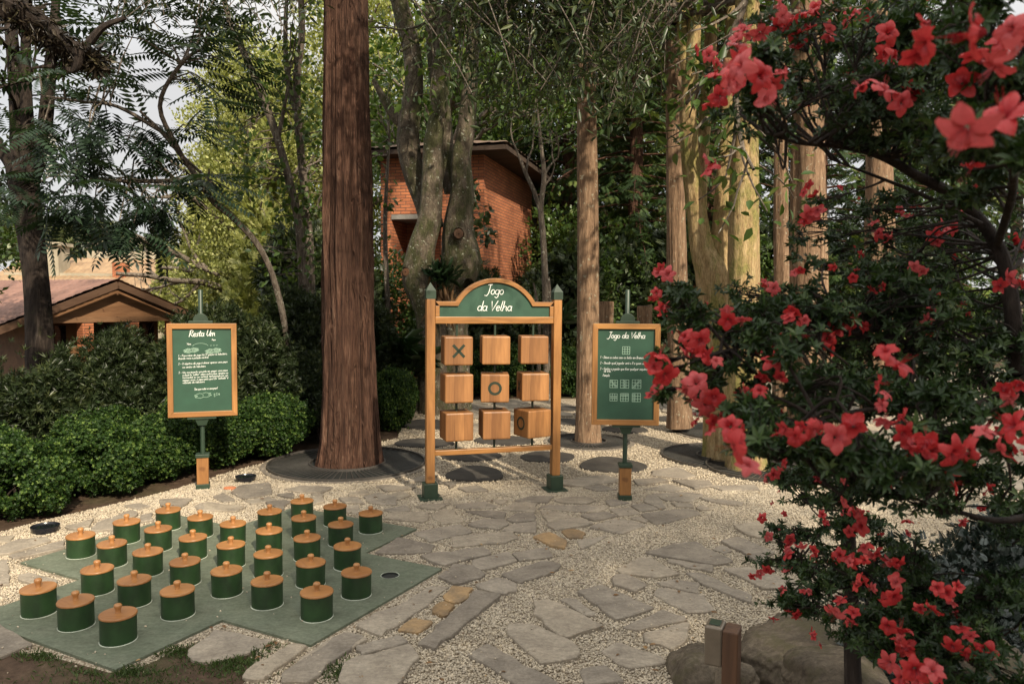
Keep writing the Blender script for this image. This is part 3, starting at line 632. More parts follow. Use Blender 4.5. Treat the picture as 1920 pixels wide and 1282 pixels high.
def make_grate(cx, cy, r, r2, lab, clip=None):
    t = thing('tree_grate', lab, 'tree grate', (cx, cy, 0), 0, 'round tree grates')
    MB().prism([(cx+(r+.01)*math.cos(a), cy+(r+.01)*math.sin(a)) for a in np.linspace(0, 2*math.pi, 49)[:-1]], -.02, .006, .001).build('pit_floor', M['hole'], t, world=True)
    n = int(r*86); bars = MB()
    for i in range(n):
        a = 2*math.pi*(i+.5)/n; d = np.array([math.cos(a), math.sin(a)]); e = np.array([-d[1], d[0]])
        s0, s1 = r2, r-.012
        pts = [s0+(s1-s0)*k/14 for k in range(15)]
        pts = [q for q in pts if not (clip and math.hypot(cx+d[0]*q-clip[0], cy+d[1]*q-clip[1]) < clip[2]+.02)]
        if len(pts) < 2: continue
        a0, a1 = pts[0], pts[-1]; mid = (a0+a1)/2
        bars.box((cx+d[0]*mid, cy+d[1]*mid, .019), (a1-a0, .0065, .004), Matrix.Rotation(a, 3, 'Z'))
    bars.build('bars', M['iron'], t, world=True)
    for nm, ra in (('outer_ring', r), ('inner_ring', r2)):
        m_ = MB(); k = 72
        for i in range(k):
            a = 2*math.pi*(i+.5)/k; x, y = cx+ra*math.cos(a), cy+ra*math.sin(a)
            if clip and math.hypot(x-clip[0], y-clip[1]) < clip[2]+.02: continue
            m_.box((x, y, .020), (.016, 2*math.pi*ra/k*1.02, .026), Matrix.Rotation(a, 3, 'Z'))
        m_.build(nm, M['iron'], t, world=True)
    kerb = MB().lathe([(r+.015, -.02), (r+.015, .012), (r+.07, .014), (r+.075, -.02)], 64, (cx, cy, 0), cap=False)
    if not clip and r != .66: kerb.build('stone_kerb', M['slab'], t, world=True)
for k, (cx, cy, r, r2, lab) in enumerate(grates): make_grate(cx, cy, r, r2, lab, (2.78, 8.02, .66) if k == 2 else None)

# ------------------------------------------------------------------ stroke lettering
def arc(cx, cy, rx, ry, a0, a1, n=7): return [(cx+rx*math.cos(math.radians(a0+(a1-a0)*i/n)), cy+ry*math.sin(math.radians(a0+(a1-a0)*i/n))) for i in range(n+1)]
bowl = arc(2, 2.2, 1.8, 2.2, 40, 400, 10)
GL = {'a': (4.6, [bowl, [(3.9, 4.2), (3.7, .8), (4.5, 0)]]), 'b': (4.4, [[(.4, 8.5), (.3, .3)], arc(2, 2.2, 1.8, 2.2, 160, -160, 10)]), 'c': (3.8, [arc(2, 2.2, 1.8, 2.2, 45, 320, 9)]),
 'd': (4.8, [bowl, [(4.4, 8.8), (3.9, .8), (4.6, 0)]]), 'e': (4, [[(.4, 2.1), (3.5, 2.9)]+arc(2, 2.2, 1.7, 2.2, 25, 320, 9)]), 'f': (3, [[(3.6, 8.2), (2.6, 9), (1.8, 7.5), (1.2, -1.5)], [(.2, 4.4), (3, 4.6)]]),
 'g': (4.4, [bowl, [(3.9, 4.2), (3.6, -2), (2.4, -3.4), (.6, -2.4)]]), 'h': (4.6, [[(.8, 8.8), (.2, 0)], [(.4, 2.6), (2, 4.4), (3.4, 3.8), (3.5, 1), (4.3, 0)]]), 'i': (2, [[(.8, 4.4), (.8, .8), (1.5, 0)], [(1, 5.8), (1.1, 6.2)]]),
 'j': (2.4, [[(1.4, 4.4), (1, -2), (-.2, -3.2), (-1, -2.4)], [(1.6, 5.8), (1.7, 6.2)]]), 'l': (2.4, [[(1.4, 8.8), (.5, 1.2), (1.6, 0)]]), 'm': (6.6, [[(.4, 4.4), (.3, 0)], [(.4, 3), (1.8, 4.4), (2.8, 3.6), (2.8, 0)], [(2.9, 3), (4.2, 4.4), (5.2, 3.6), (5.3, .6), (6.1, 0)]]),
 'n': (4.6, [[(.4, 4.4), (.3, 0)], [(.4, 3), (2, 4.4), (3.3, 3.6), (3.4, .8), (4.2, 0)]]), 'o': (4.2, [bowl]), 'p': (4.4, [[(.6, 4.4), (.1, -3.4)], arc(2.1, 2.2, 1.7, 2.2, 160, -160, 10)]), 'q': (4.6, [bowl, [(3.9, 4.2), (3.5, -3.4), (4.4, -2.4)]]),
 'r': (3.2, [[(.5, 4.4), (.3, 0)], [(.4, 2.8), (1.6, 4.3), (2.9, 4.1)]]), 's': (3.4, [[(3.1, 3.9), (1.8, 4.5), (.7, 3.5), (2.7, 1.4), (1.7, 0), (.2, .5)]]), 't': (3.2, [[(1.7, 7.4), (1, 1), (1.8, 0), (2.8, .5)], [(.1, 4.8), (3, 5.2)]]), 'u': (4.6, [[(.5, 4.4), (.5, 1), (1.6, 0), (3.3, 1.4), (3.6, 4.4), (3.6, .7), (4.3, 0)]]),
 'v': (4, [[(.3, 4.4), (1.7, 0), (3.6, 4.5)]]), 'x': (4, [[(.3, 4.4), (3.5, 0)], [(3.5, 4.4), (.3, 0)]]), 'z': (4, [[(.3, 4.3), (3.4, 4.3), (.4, 0), (3.6, .1)]]),
 'J': (4.6, [[(1, 8.9), (4.6, 9.2)], [(3.3, 9), (2.6, 1), (1, -1.6), (-.8, -.9)]]), 'V': (5.2, [[(.2, 8.6), (1.9, 0), (5.8, 9)]]), 'R': (5.4, [[(1, 8.6), (.3, 0)], [(.2, 7.4), (2.6, 9), (4.6, 7.8), (3.6, 5), (.8, 4.2), (5, 0)]]),
 'U': (5.8, [[(1, 8.8), (.4, 2.2), (1.8, 0), (4, 1.6), (5.2, 8.8), (4.6, .8), (5.4, 0)]]), 'P': (4.6, [[(1, 8.6), (.3, 0)], [(.2, 7.6), (2.6, 9), (4.3, 7.2), (3, 4.6), (.8, 4.2)]]), 'F': (4.2, [[(1, 8.6), (.4, 0)], [(.6, 8.6), (4.4, 8.9)], [(.7, 4.6), (3.4, 4.9)]]),
 'O': (5.8, [arc(2.8, 4.3, 2.5, 4.4, 60, 420, 12)]), 'M': (6.6, [[(.2, 0), (1.2, 8.6), (3, 2.6), (5.4, 8.8), (5.8, 0)]]), 'E': (4.4, [[(4.2, 8.8), (1, 8.6), (.4, 0), (3.8, .1)], [(.7, 4.6), (3.4, 4.8)]]), 'X': (5, [[(.4, 8.6), (4.4, 0)], [(4.6, 8.8), (.3, 0)]]),
 'A': (5.2, [[(.2, 0), (2.8, 8.8), (4.6, 0)], [(1, 3.2), (4.1, 3.4)]]), 'T': (4.8, [[(.2, 8.6), (5, 8.9)], [(2.6, 8.8), (2, 0)]]), 'D': (5.2, [[(1, 8.6), (.4, 0)], [(.2, 8.4), (3, 8.6), (4.8, 5), (3, .6), (.2, 0)]]), 'G': (5.2, [arc(2.6, 4.3, 2.3, 4.4, 50, 330, 10)+[(4.8, 4), (3, 4)]]), 'B': (4.8, [[(1, 8.6), (.4, 0)], [(.4, 8.4), (3.4, 8.6), (3.4, 5.6), (.8, 4.6), (4.2, 4), (3.6, .6), (.3, 0)]]),
 '1': (3, [[(.8, 7), (2, 8.6), (1.6, 0)]]), '2': (4.4, [[(.5, 7), (2.2, 8.8), (3.8, 7), (.3, 0), (4, .2)]]), '3': (4.2, [[(.6, 8), (2.6, 8.8), (3.4, 6.6), (1.6, 4.8), (3.7, 3.2), (2.4, 0), (.3, .8)]]), '-': (4, [[(.4, 3.2), (3.2, 3.4)]]), '.': (1.8, [[(.6, 0), (.9, .4)]]), ',': (1.8, [[(.9, .6), (.3, -1)]]), '!': (2.2, [[(1.4, 8.6), (.9, 2.6)], [(.7, 0), (.8, .5)]]), ':': (2, [[(.6, .4), (.7, .9)], [(.8, 3.4), (.9, 3.9)]]), '"': (2.6, [[(.8, 8.8), (.6, 7)], [(1.8, 8.8), (1.6, 7)]]), ' ': (3, [])}
ACC = {'ç': ('c', [[(2, 0), (2.3, -1), (1.3, -1.6)]]), 'á': ('a', [[(1.6, 5.4), (3, 7)]]), 'é': ('e', [[(1.6, 5.4), (3, 7)]]), 'ê': ('e', [[(1, 5.4), (2, 6.8), (3, 5.4)]]), 'ã': ('a', [[(.8, 5.6), (1.8, 6.4), (2.6, 5.6), (3.6, 6.4)]]), 'í': ('i', [[(.8, 5.4), (2, 7)]])}
def strip(mb, pts, w, y, T):
    """flat ribbon along pts (x,z), facing -y"""
    pts = [np.array(T(*p)) for p in pts]; n = len(pts); L = []; Rr = []
    for i in range(n):
        d = pts[min(i+1, n-1)]-pts[max(i-1, 0)]; d = d/(np.linalg.norm(d)+1e-9); nn = np.array([-d[1], d[0]])*w/2
        e = d*w*.35*(1 if i == n-1 else -1 if i == 0 else 0)
        L.append(pts[i]+nn+e); Rr.append(pts[i]-nn+e)
    yy = y-.0001*(len(mb.v) % 7)
    mb.add([(p[0], yy, p[1]) for p in L+Rr], [(n+i, n+i+1, i+1, i) for i in range(n-1)])
def text(mb, s, x, z, h, y, w=.09, slant=.18, align='l', rot=0., wid=1.):
    u = h/8.8; tot = sum(GL[ACC[c][0] if c in ACC else c][0] for c in s)*u*wid
    x0 = x-(tot/2 if align == 'c' else 0); cur = 0; ca, sa = math.cos(rot), math.sin(rot)
    for c in s:
        base, ex = (ACC[c] if c in ACC else (c, [])); wd, st = GL[base]
        for s_ in list(st)+list(ex):
            def T(a, b, cur=cur):
                X = (cur+a*wid+b*slant)*u; Z = b*u; return (x0+X*ca-Z*sa, z+X*sa+Z*ca)
            strip(mb, s_, h*w, y, T)
        cur += wd*wid
    return tot
def lines(mb, segs, w, y, x0=0, z0=0, sc=1):
    for s_ in segs: strip(mb, s_, w, y, lambda a, b: (x0+a*sc, z0+b*sc))
def grid3(mb, x, z, s, w, y):
    for i in range(4):
        k = -s/2+s*i/3; lines(mb, [[(x+k, z-s/2), (x+k, z+s/2)], [(x-s/2, z+k), (x+s/2, z+k)]], w, y)
def pegdiagram(mb, x, z, s, w, y, dots=True):
    def iso(a, b): return (x+(a*.9+b*.75)*s, z+(-a*.16+b*.36)*s)
    c = [(-3.6, -1.7), (-1.7, -1.7), (-1.7, -3.6), (1.7, -3.6), (1.7, -1.7), (3.6, -1.7), (3.6, 1.7), (1.7, 1.7), (1.7, 3.6), (-1.7, 3.6), (-1.7, 1.7), (-3.6, 1.7), (-3.6, -1.7)]
    for i in range(12): lines(mb, [[iso(*c[i]), iso(*c[i+1])]], w, y)
    for a in range(-3, 4):
        for b in range(-3, 4):
            if (abs(a) > 1 and abs(b) > 1) or (dots is False and not (a == 0 and b == 0)) or (dots and a == 0 and b == 0): continue
            p = iso(a, b); lines(mb, [arc(p[0], p[1], .3*s, .22*s, 0, 360, 5)], w*.8, y)

# ------------------------------------------------------------------ the cube frame
pl, pr = G(806, 935), G(1040, 919); d = (pr-pl)[:2]; FWID = float(np.hypot(*d)); FRZ = math.atan2(d[1], d[0])
print('frame width', FWID, 'rot', FRZ, pl, pr)
fr = thing('cube_game_frame', 'wooden post frame with green arched header reading Jogo da Velha', 'game frame', (pl[0], pl[1], 0), FRZ)
FH = 1.885
for k, x in enumerate((0, FWID)):
    p = MB().box((x, 0, (.15+FH-.09)/2), (.078, .078, FH-.09-.15)).build('post', M['wood_v'], fr, bevel=.006)
    m_ = MB().box((x, 0, FH-.055), (.088, .088, .07)); z = FH-.02
    m_.add([(x-.044, -.044, z), (x+.044, -.044, z), (x+.044, .044, z), (x-.044, .044, z), (x, 0, z+.075)], [(0, 1, 4), (1, 2, 4), (2, 3, 4), (3, 0, 4)]); m_.build('post_cap', M['gpaint'], p)
    MB().box((x, 0, .085), (.125, .125, .13)).build('post_shoe', M['gpaint'], p, bevel=.004); MB().box((x, 0, .012), (.20, .20, .016)).build('base_plate', M['gpaint'], p, bevel=.002)
zr = 1.605
MB().box((FWID/2, 0, zr), (FWID-.080, .06, .062)).build('header_rail', M['wood_h'], fr, bevel=.005)
MB().box((FWID/2, 0, .415), (FWID-.080, .05, .048)).build('bottom_rail', M['wood_h'], fr, bevel=.005)
cx = FWID/2; hw = FWID/2-.042; zs = 1.772; ra = .30; cz = 1.553
def archline(off):
    r = .431-off; zsh = zs-off; a = math.asin(max(-1, min(1, (zsh-cz)/r))); xs = r*math.cos(a)
    top = [(cx+r*math.cos(t), cz+r*math.sin(t)) for t in np.linspace(a, math.pi-a, 25)]
    return [(cx+hw-off*.9, zsh)]+top+[(cx-hw+off*.9, zsh)]
o1 = archline(0); o2 = archline(.040)
m_ = MB(); n = len(o1); yf, yb = -.032, .032
m_.add([(x, yf, z) for x, z in o1]+[(x, yf, z) for x, z in o2]+[(x, yb, z) for x, z in o1]+[(x, yb, z) for x, z in o2],
       [q for i in range(n-1) for q in ((i, i+1, n+i+1, n+i)[::-1], (2*n+i, 2*n+i+1, 3*n+i+1, 3*n+i), (i, i+1, 2*n+i+1, 2*n+i), (n+i, n+i+1, 3*n+i+1, 3*n+i)[::-1])])
m_.box((cx-hw+.018, 0, (1.638+zs-.040)/2), (.036, .064, zs-.040-1.638)); m_.box((cx+hw-.018, 0, (1.638+zs-.040)/2), (.036, .064, zs-.040-1.638))
arch = m_.build('header_trim', M['wood_h'], fr, bevel=.003)
hp = MB(); q = [(cx+hw-.04, 1.637)]+archline(.038)+[(cx-hw+.04, 1.637)]; n = len(q)
hp.add([(x, -.012, z) for x, z in q]+[(x, .012, z) for x, z in q], [tuple(reversed(range(n))), tuple(range(n, 2*n))]); hd = hp.build('header_panel', M['panel'], fr)
m_ = MB(); text(m_, 'Jogo', cx-.01, 1.838, .084, -.0145, .078, .2, 'c'); text(m_, 'da Velha', cx-.01, 1.690, .086, -.0145, .078, .2, 'c'); m_.build('lettering', M['white'], hd)
for v in range(len(m_.v)): pass
colx = [cx-.355, cx+.0, cx+.365]; rowz = [1.335, 1.0, .66]; CS = .254
for k, x in enumerate(colx): MB().lathe([(.011, .43), (.011, zr-.03)], 12, (x, 0, 0)).build('rod', M['gpaint'], fr, True)
ang = [[.22, .13, .10], [.28, .05, .20], [.32, .21, .58]]
cubelab = [['wooden cube painted with a dark green X, top left of the frame', 'plain wooden cube in the middle of the top row', 'plain wooden cube at the right end of the top row'],
 ['plain wooden cube at the left end of the middle row', 'wooden cube painted with a dark O facing forward, centre of frame', 'wooden cube with a faint blotch, right end of the middle row'],
 ['plain wooden cube, bottom left of the frame, turned slightly', 'plain wooden cube in the middle of the bottom row', 'wooden cube turned sideways with a dark O, bottom right']]
def ring(mb, c, r0, r1, f):
    n = 32; V = []
    for i in range(n):
        a = 2*math.pi*i/n
        for r in (r0, r1): V.append(f(r*math.cos(a), r*math.sin(a)))
    mb.add(V, [(2*i, 2*i+1, 2*((i+1) % n)+1, 2*((i+1) % n)) for i in range(n)])
ca, sa = math.cos(FRZ), math.sin(FRZ)
for r in range(3):
    for c in range(3):
        x = colx[c]; t = thing('game_cube', cubelab[r][c], 'wooden cube', (pl[0]+x*ca, pl[1]+x*sa, rowz[r]+.004*rnd.uniform(-1, 1)), ang[r][c], 'wooden cubes turning on the rods of the frame')
        o = MB().box((0, 0, 0), (CS, CS, CS)).build('block', M['cube'], t, bevel=.012)
        h = CS/2+.0012
        if (r, c) == (0, 0):
            m_ = MB()
            for sg in (-1, 1): m_.box((0, -h, 0), (.148, .0016, .024), Matrix.Rotation(sg*math.radians(47), 3, 'Y'))
            m_.build('cross_mark', M['mark'], t)
        if (r, c) == (1, 1): m_ = MB(); ring(m_, 0, .062, .039, lambda a, b: (a, -h, b)); m_.build('ring_mark', M['mark'], t)
        if (r, c) == (2, 2): m_ = MB(); ring(m_, 0, .062, .043, lambda a, b: (-h, a, b)); m_.build('ring_mark', M['mark'], t)
        if (r, c) == (1, 2): m_ = MB(); m_.box((-h, 0, 0), (.0016, .13, .018), Matrix.Rotation(.8, 3, 'X')); m_.box((-h, 0, 0), (.0018, .148, .018), Matrix.Rotation(-.8, 3, 'X')); m_.build('cross_mark', M['mark'], t)
        MB().lathe([(.019, -CS/2-.016), (.019, -CS/2-.001)], 16).build('spacer', M['gpaint'], t, True)

# ------------------------------------------------------------------ the two signs
def make_sign(px, py, lab, rz, w, h, zc, xoff, title, filler, topz):
    b = G(px, py); t = thing('rules_sign', lab, 'sign', (b[0], b[1], 0), rz, 'framed rule signs on green poles')
    bw = .115
    MB().box((0, 0, .175), (bw-.012, bw-.012, .25)).build('wooden_base', M['wood_v'], t, bevel=.004)
    MB().box((0, 0, .025), (bw+.004, bw+.004, .05)).build('base_shoe', M['gpaint'], t, bevel=.003); MB().box((0, 0, .315), (bw+.006, bw+.006, .03)).build('base_cap', M['gpaint'], t, bevel=.003)
    MB().lathe([(.021, .32), (.021, topz-.006), (.016, topz)], 20, (0, .03, 0)).build('pole', M['gpaint'], t, True)
    zb, zt = zc-h/2, zc+h/2
    fw = .048; m_ = MB()
    x0, x1 = xoff-w/2, xoff+w/2
    for (xa, za, xb, zb_, xc, zc_, xd, zd) in ((x0, zb, x1, zb, x1-fw, zb+fw, x0+fw, zb+fw), (x1, zb, x1, zt, x1-fw, zt-fw, x1-fw, zb+fw), (x1, zt, x0, zt, x0+fw, zt-fw, x1-fw, zt-fw), (x0, zt, x0, zb, x0+fw, zb+fw, x0+fw, zt-fw)):
        q = [(xa, za), (xb, zb_), (xc, zc_), (xd, zd)]
        mm = MB(); mm.add([(x, -.045, z) for x, z in q]+[(x, -.005, z) for x, z in q], [(0, 1, 2, 3), (7, 6, 5, 4), (0, 4, 5, 1), (1, 5, 6, 2), (2, 6, 7, 3), (3, 7, 4, 0)])
        mm.build('frame_rail', M['wood_h'] if abs(xa-xb) > .1 else M['wood_v'], t, bevel=.003)
    pn = MB().box((xoff, -.018, zc), (w-2*fw+.004, .012, h-2*fw+.004)).build('panel', M['panel'], t)
    m_ = MB(); m_.box((0, .006, zt+.012), (.21, .075, .022)); m_.lathe([(.066, -.016), (.066, .016)], 28, (0, .0, zt+.026), 'y'); m_.build('top_bracket', M['gpaint'], t, bevel=.002)
    m_ = MB(); m_.box((0, .006, zb-.012), (.25, .08, .020)); m_.add([(-.062, -.02, zb-.022), (.062, -.02, zb-.022), (.035, -.012, zb-.085), (-.035, -.012, zb-.085), (-.062, .05, zb-.022), (.062, .05, zb-.022), (.035, .05, zb-.085), (-.035, .05, zb-.085)], [(3, 2, 1, 0), (4, 5, 6, 7), (0, 1, 5, 4), (1, 2, 6, 5), (2, 3, 7, 6), (3, 0, 4, 7)]); m_.build('bottom_bracket', M['gpaint'], t)
    for z in (zt+.05, zb-.055): MB().lathe([(.009, -.02 if z > zc else -.02), (.006, -.026)][::-1], 12, (0, 0, z), 'y').build('bolt', M['iron'], t)
    filler(pn, xoff, zc, w-2*fw, h-2*fw); return t
YF = -.0252
def left_text(pn, xo, zc, w, h):
    m_ = MB(); text(m_, 'Resta Um', xo+.0, zc+h*.405, .058, YF, .1, .22, 'c', .03, .95); m_.build('title_lettering', M['white'], pn)
    m_ = MB(); L = xo-w/2+.045; th = .0192
    T = ['1 - Para início do jogo há 32 peças no tabuleiro,', '    ficando vazia a posição central.'.replace('õ', 'o')]
    def ln(s, z, x=L, wd=None):
        s = ''.join(c if (c in GL or c in ACC) else 'o' for c in s); u = th/8.8; tot = sum(GL[ACC[c][0] if c in ACC else c][0] for c in s)*u
        text(m_, s, x, zc+z, th, YF, .105, .2, 'l', .035, min(1.1, (w-.06-(x-L))/tot*1.0) if wd is None else wd/tot)
    ln('1 - Para início do jogo há 32 peças no tabuleiro,', .127, wd=w*.84); ln('ficando vazia a posição central.', .102, wd=w*.52)
    ln('2 - O objetivo do jogo é deixar apenas uma peça', .052, wd=w*.84); ln('no centro do tabuleiro.', .022, L+.035, wd=w*.40)
    for k, s in enumerate(['3 - Um movimento consiste em pegar uma peça', 'e fazê-la "saltar" sobre outra peça, sempre na', 'horizontal ou na vertical, terminando em um', 'espaço vazio. A peça pela qual foi "saltada" é', 'retirada do tabuleiro.']):
        ln(s, -.028-k*.0235, L+(.035 if k else 0), wd=w*(.84 if k == 0 else .38 if k == 4 else .78))
    ln('Tem que restar só uma peça!'.replace('ó', 'o'), -.185, xo-.075, wd=w*.40)
    text(m_, 'Vazio', xo-.115, zc+.237, .016, YF, .14, .2, 'c'); text(m_, 'Peças', xo+.10, zc+.275, .014, YF, .14, .2, 'c')
    m_.build('rules_lettering', M['white'], pn)
    m_ = MB(); pegdiagram(m_, xo-.095, zc+.185, .0150, .0022, YF); pegdiagram(m_, xo+.095, zc+.178, .0158, .0022, YF); pegdiagram(m_, xo+.0, zc-.235, .0165, .0022, YF, False)
    lines(m_, [arc(xo-.015, zc+.215, .07, .035, 165, 20, 9)], .002, YF)
    for k in range(7): lines(m_, [arc(xo+.10+.02*(k % 3), zc-.225-.011*(k//3)+.004*(k % 2), .006, .004, 0, 360, 5)], .002, YF)
    for k in range(3): lines(m_, [arc(xo+.075+.025*k, zc+.232, .006, .005, 180, 360, 4)], .002, YF)
    m_.build('board_diagrams', M['chalk'], pn)
def right_text(pn, xo, zc, w, h):
    m_ = MB(); text(m_, 'Jogo da Velha', xo, zc+h*.40, .053, YF, .1, .22, 'c', 0, 1.02); m_.build('title_lettering', M['white'], pn)
    m_ = MB(); L = xo-w/2+.022; th = .0215
    def ln(s, z, x=L, wd=.3):
        u = th/8.8; tot = sum(GL[ACC[c][0] if c in ACC else c][0] for c in s)*u; text(m_, s, x, zc+z, th, YF, .105, .2, 'l', 0, wd/tot)
    ln('1 - Deixe os cubos com os lados em Branco.', .142, wd=w*.77); ln('2 - Decidir qual jogador será o X e quem será o O.', .092, wd=w*.90); ln('3 - Ganha o jogador que fizer qualquer sequência', .040, wd=w*.86); ln('de três.', .020, L+.035, w*.13); ln('Exemplo:', -.018, L+.025, w*.13)
    m_.build('rules_lettering', M['white'], pn)
    m_ = MB(); grid3(m_, xo, zc+.215, .066, .0028, YF)
    for r, zz in enumerate((-.085, -.205)):
        for c, xx in enumerate((-.105, -.008, .098)):
            s = (.068, .074, .078)[c]*(1 if r == 0 else .95); grid3(m_, xo+xx, zc+zz, s, .0028, YF)
            cells = [[(-1, 1), (0, 0), (1, -1)], [(0, 1), (0, 0), (0, -1)], [(1, 1), (0, 0), (-1, -1)], [(-1, 0), (0, 0), (1, 0)], [(-1, 1), (0, 1), (1, 1)], [(-1, 1), (-1, 0), (-1, -1)]][r*3+c]
            for a, b in cells:
                X, Z = xo+xx+a*s/3, zc+zz+b*s/3; e = s*.09
                lines(m_, [[(X-e, Z-e), (X+e, Z+e)], [(X-e, Z+e), (X+e, Z-e)]] if r == 0 else [arc(X, Z, e, e, 0, 360, 6)], .002, YF)
            if r == 0: a, b = cells[0]; c2, d2 = cells[2]; lines(m_, [[(xo+xx+a*s*.45, zc+zz+b*s*.45), (xo+xx+c2*s*.5, zc+zz+d2*s*.5)]], .0018, YF)
    m_.build('grid_diagrams', M['chalk'], pn)
make_sign(381, 915, 'framed green sign titled Resta Um in front of the hedge', .33, .60, .865, 1.115, .012, '', left_text, 1.86)
make_sign(1171, 936, 'framed green sign titled Jogo da Velha right of the cube frame', -.03, .60, .905, 1.135, -.012, '', right_text, 1.89)

# ------------------------------------------------------------------ small hard things
for (px, py, lab, rz) in ((85, 998, 'low black ground spotlight under the hedge at the left edge', .3), (461, 902, 'low black ground spotlight between the left sign and the large grate', -.2)):
    b = G(px, py); t = thing('ground_spotlight', lab, 'spotlight', (b[0], b[1], 0), rz, 'black ground spotlights')
    MB().lathe([(.05, 0), (.085, .012), (.098, .045), (.10, .055), (.092, .055), (.088, .046)], 28, cap=False).build('housing', M['black'], t, True); MB().lathe([(.001, .044), (.089, .046)], 28, cap=False).build('lens', M['glass'], t, True)
b = G(432, 918); tag(MB().prism(blob(b[0], b[1], .055, .03, 9, .1, 4), .0, .03, .008).build('terracotta_shard', M['terra']), 'broken orange terracotta piece lying by the left sign', 'shard')
b = P(1358, 1173, 3.02); bz = float(b[2]); t = thing('bollard_light', 'short wooden bollard with a square metal lamp head at the bottom right', 'bollard', (b[0], b[1], -.05), -.45)
MB().box((.032, .0, (bz+.05)/2), (.062, .10, bz+.05)).build('wooden_post', M['oldwood'], t, bevel=.006)
lh = MB().box((-.035, 0, bz+.05-.075), (.072, .094, .165)).build('lamp_head', paint('dull_bronze_metal', (.20, .165, .125), .38, .2, .2, .5), t, bevel=.008)
MB().box((-.035, 0, bz+.05+.0095), (.045, .055, .004)).build('cover_plate', M['gpaint'], lh, bevel=.002)
def rock(px, py, y, r, lab, seed, mat='rock'):
    c = P(px, py, y); rr = np.random.default_rng(seed); bm = bmesh.new(); bmesh.ops.create_icosphere(bm, subdivisions=5, radius=1)
    dirs = rdir(rr, 14); off = .72+.25*rr.random(14); ph = rr.random(6)*6
    for v in bm.verts:
        n = np.array(v.co); k = 1.
        for d_, o_ in zip(dirs, off):
            q = n@d_
            if q > o_: k = min(k, o_/q*.6+.4)
        k *= 1+.03*math.sin(n[0]*31+n[2]*17+ph[4])*math.sin(n[1]*27+ph[5])
        k += .06*math.sin(n[0]*4+ph[0])*math.sin(n[1]*5+ph[1])+.025*math.sin(n[2]*11+ph[2]+n[0]*7)+.012*math.sin(n[0]*23+ph[3])*math.sin(n[2]*19+n[1]*13)
        v.co = Vector((n[0]*r[0]*k, n[1]*r[1]*k, n[2]*r[2]*k))
    me = bpy.data.meshes.new('boulder'); bm.to_mesh(me); bm.free(); o = link('boulder', me, None, M[mat], True); o.location = [float(x) for x in c]; o.rotation_euler.z = seed*.4
    return tag(o, lab, 'boulder', 'boulders at the edge of the planting bed')
rock(1500, 1240, 3.55, (.34, .28, .185), 'largest brown boulder, behind the bollard light under the azalea', 3)
rock(1322, 1268, 3.5, (.17, .20, .155), 'grey rounded boulder left of and behind the bollard light', 9)
rock(1575, 1284, 2.95, (.25, .20, .12), 'flat pale boulder at the bottom edge below the azalea', 5)
rock(1385, 1285, 3.12, (.10, .12, .09), 'small pale stone tucked right of the bollard post', 7)
rock(1850, 1262, 3.1, (.26, .22, .16), 'boulder almost hidden behind flowers at the bottom right', 12)

# ------------------------------------------------------------------ brick tower
TA = math.radians(-15); cor = np.array([-.62, 16.])
tw = thing('brick_tower', 'narrow orange brick building with tiled roof and a deep niche, behind the trees', 'building', (cor[0], cor[1], 0), TA)
# local: corner at the origin, left face runs to -x at y=0, right face runs to +y at x=0
WL, WD, WH = 2.35, 4.3, 4.95; nx0, nx1, nz0, nz1 = -2.10, -.95, 2.02, 3.60
m_ = MB(); m_.add([(-WL, 0, 0), (0, 0, 0), (0, 0, WH), (-WL, 0, WH), (nx0, 0, nz0), (nx1, 0, nz0), (nx1, 0, nz1), (nx0, 0, nz1)], [(0, 1, 5, 4), (1, 2, 6, 5), (2, 3, 7, 6), (3, 0, 4, 7)])
m_.build('front_wall', M['brickx'], tw)
m_ = MB(); m_.add([(nx0, .85, nz0), (nx1, .85, nz0), (nx1, .85, nz1), (nx0, .85, nz1)], [(0, 1, 2, 3)]); m_.build('niche_back', M['brickx'], tw)
m_ = MB(); m_.add([(0, WD, 0), (-WL, WD, 0), (-WL, WD, WH), (0, WD, WH)], [(0, 1, 2, 3)]); m_.build('back_wall', M['brickx'], tw)
m_ = MB(); m_.add([(0, 0, 0), (0, WD, 0), (0, WD, WH), (0, 0, WH)], [(0, 1, 2, 3)]); m_.add([(-WL, 0, 0), (-WL, WD, 0), (-WL, WD, WH), (-WL, 0, WH)], [(3, 2, 1, 0)])
m_.add([(nx0, 0, nz0), (nx0, .85, nz0), (nx0, .85, nz1), (nx0, 0, nz1)], [(0, 1, 2, 3)]); m_.add([(nx1, 0, nz0), (nx1, .85, nz0), (nx1, .85, nz1), (nx1, 0, nz1)], [(3, 2, 1, 0)]); m_.build('side_wall', M['bricky'], tw)
MB().box(((nx0+nx1)/2, .42, nz1-.055), (nx1-nx0-.006, .86, .10)).build('niche_lintel', M['concrete'], tw); MB().box(((nx0+nx1)/2, .42, nz0+.01), (nx1-nx0-.006, .86, .016)).build('niche_sill', M['concrete'], tw)
ov = .62; m_ = MB(); x0, x1, y0, y1 = -WL-ov*.6, ov, -ov*.8, WD+ov; ze, zt_ = WH-.10, WH+.62; xm = (x0+x1)/2
m_.box((xm, (y0+y1)/2, ze), (x1-x0, y1-y0, .10)); eave = m_.build('eave', M['darkwood'], tw)
for i in range(9): pass
m_ = MB(); nrow = 22
xs = np.linspace(x0-.04, x1+.04, 64); ys = np.linspace(y0-.05, y1+.05, 90); V = []
for yy in ys:
    for xx in xs:
        t_ = 1-abs(xx-xm)/((x1-x0)/2+.04); hp_ = min(t_, (yy-y0+.05)/1.4, (y1+.05-yy)/1.4)
        V.append((xx, yy, ze+.075+.36*hp_+.025*abs(math.sin(yy*11))+.03*((xx*3.1) % 1)*(.5)))
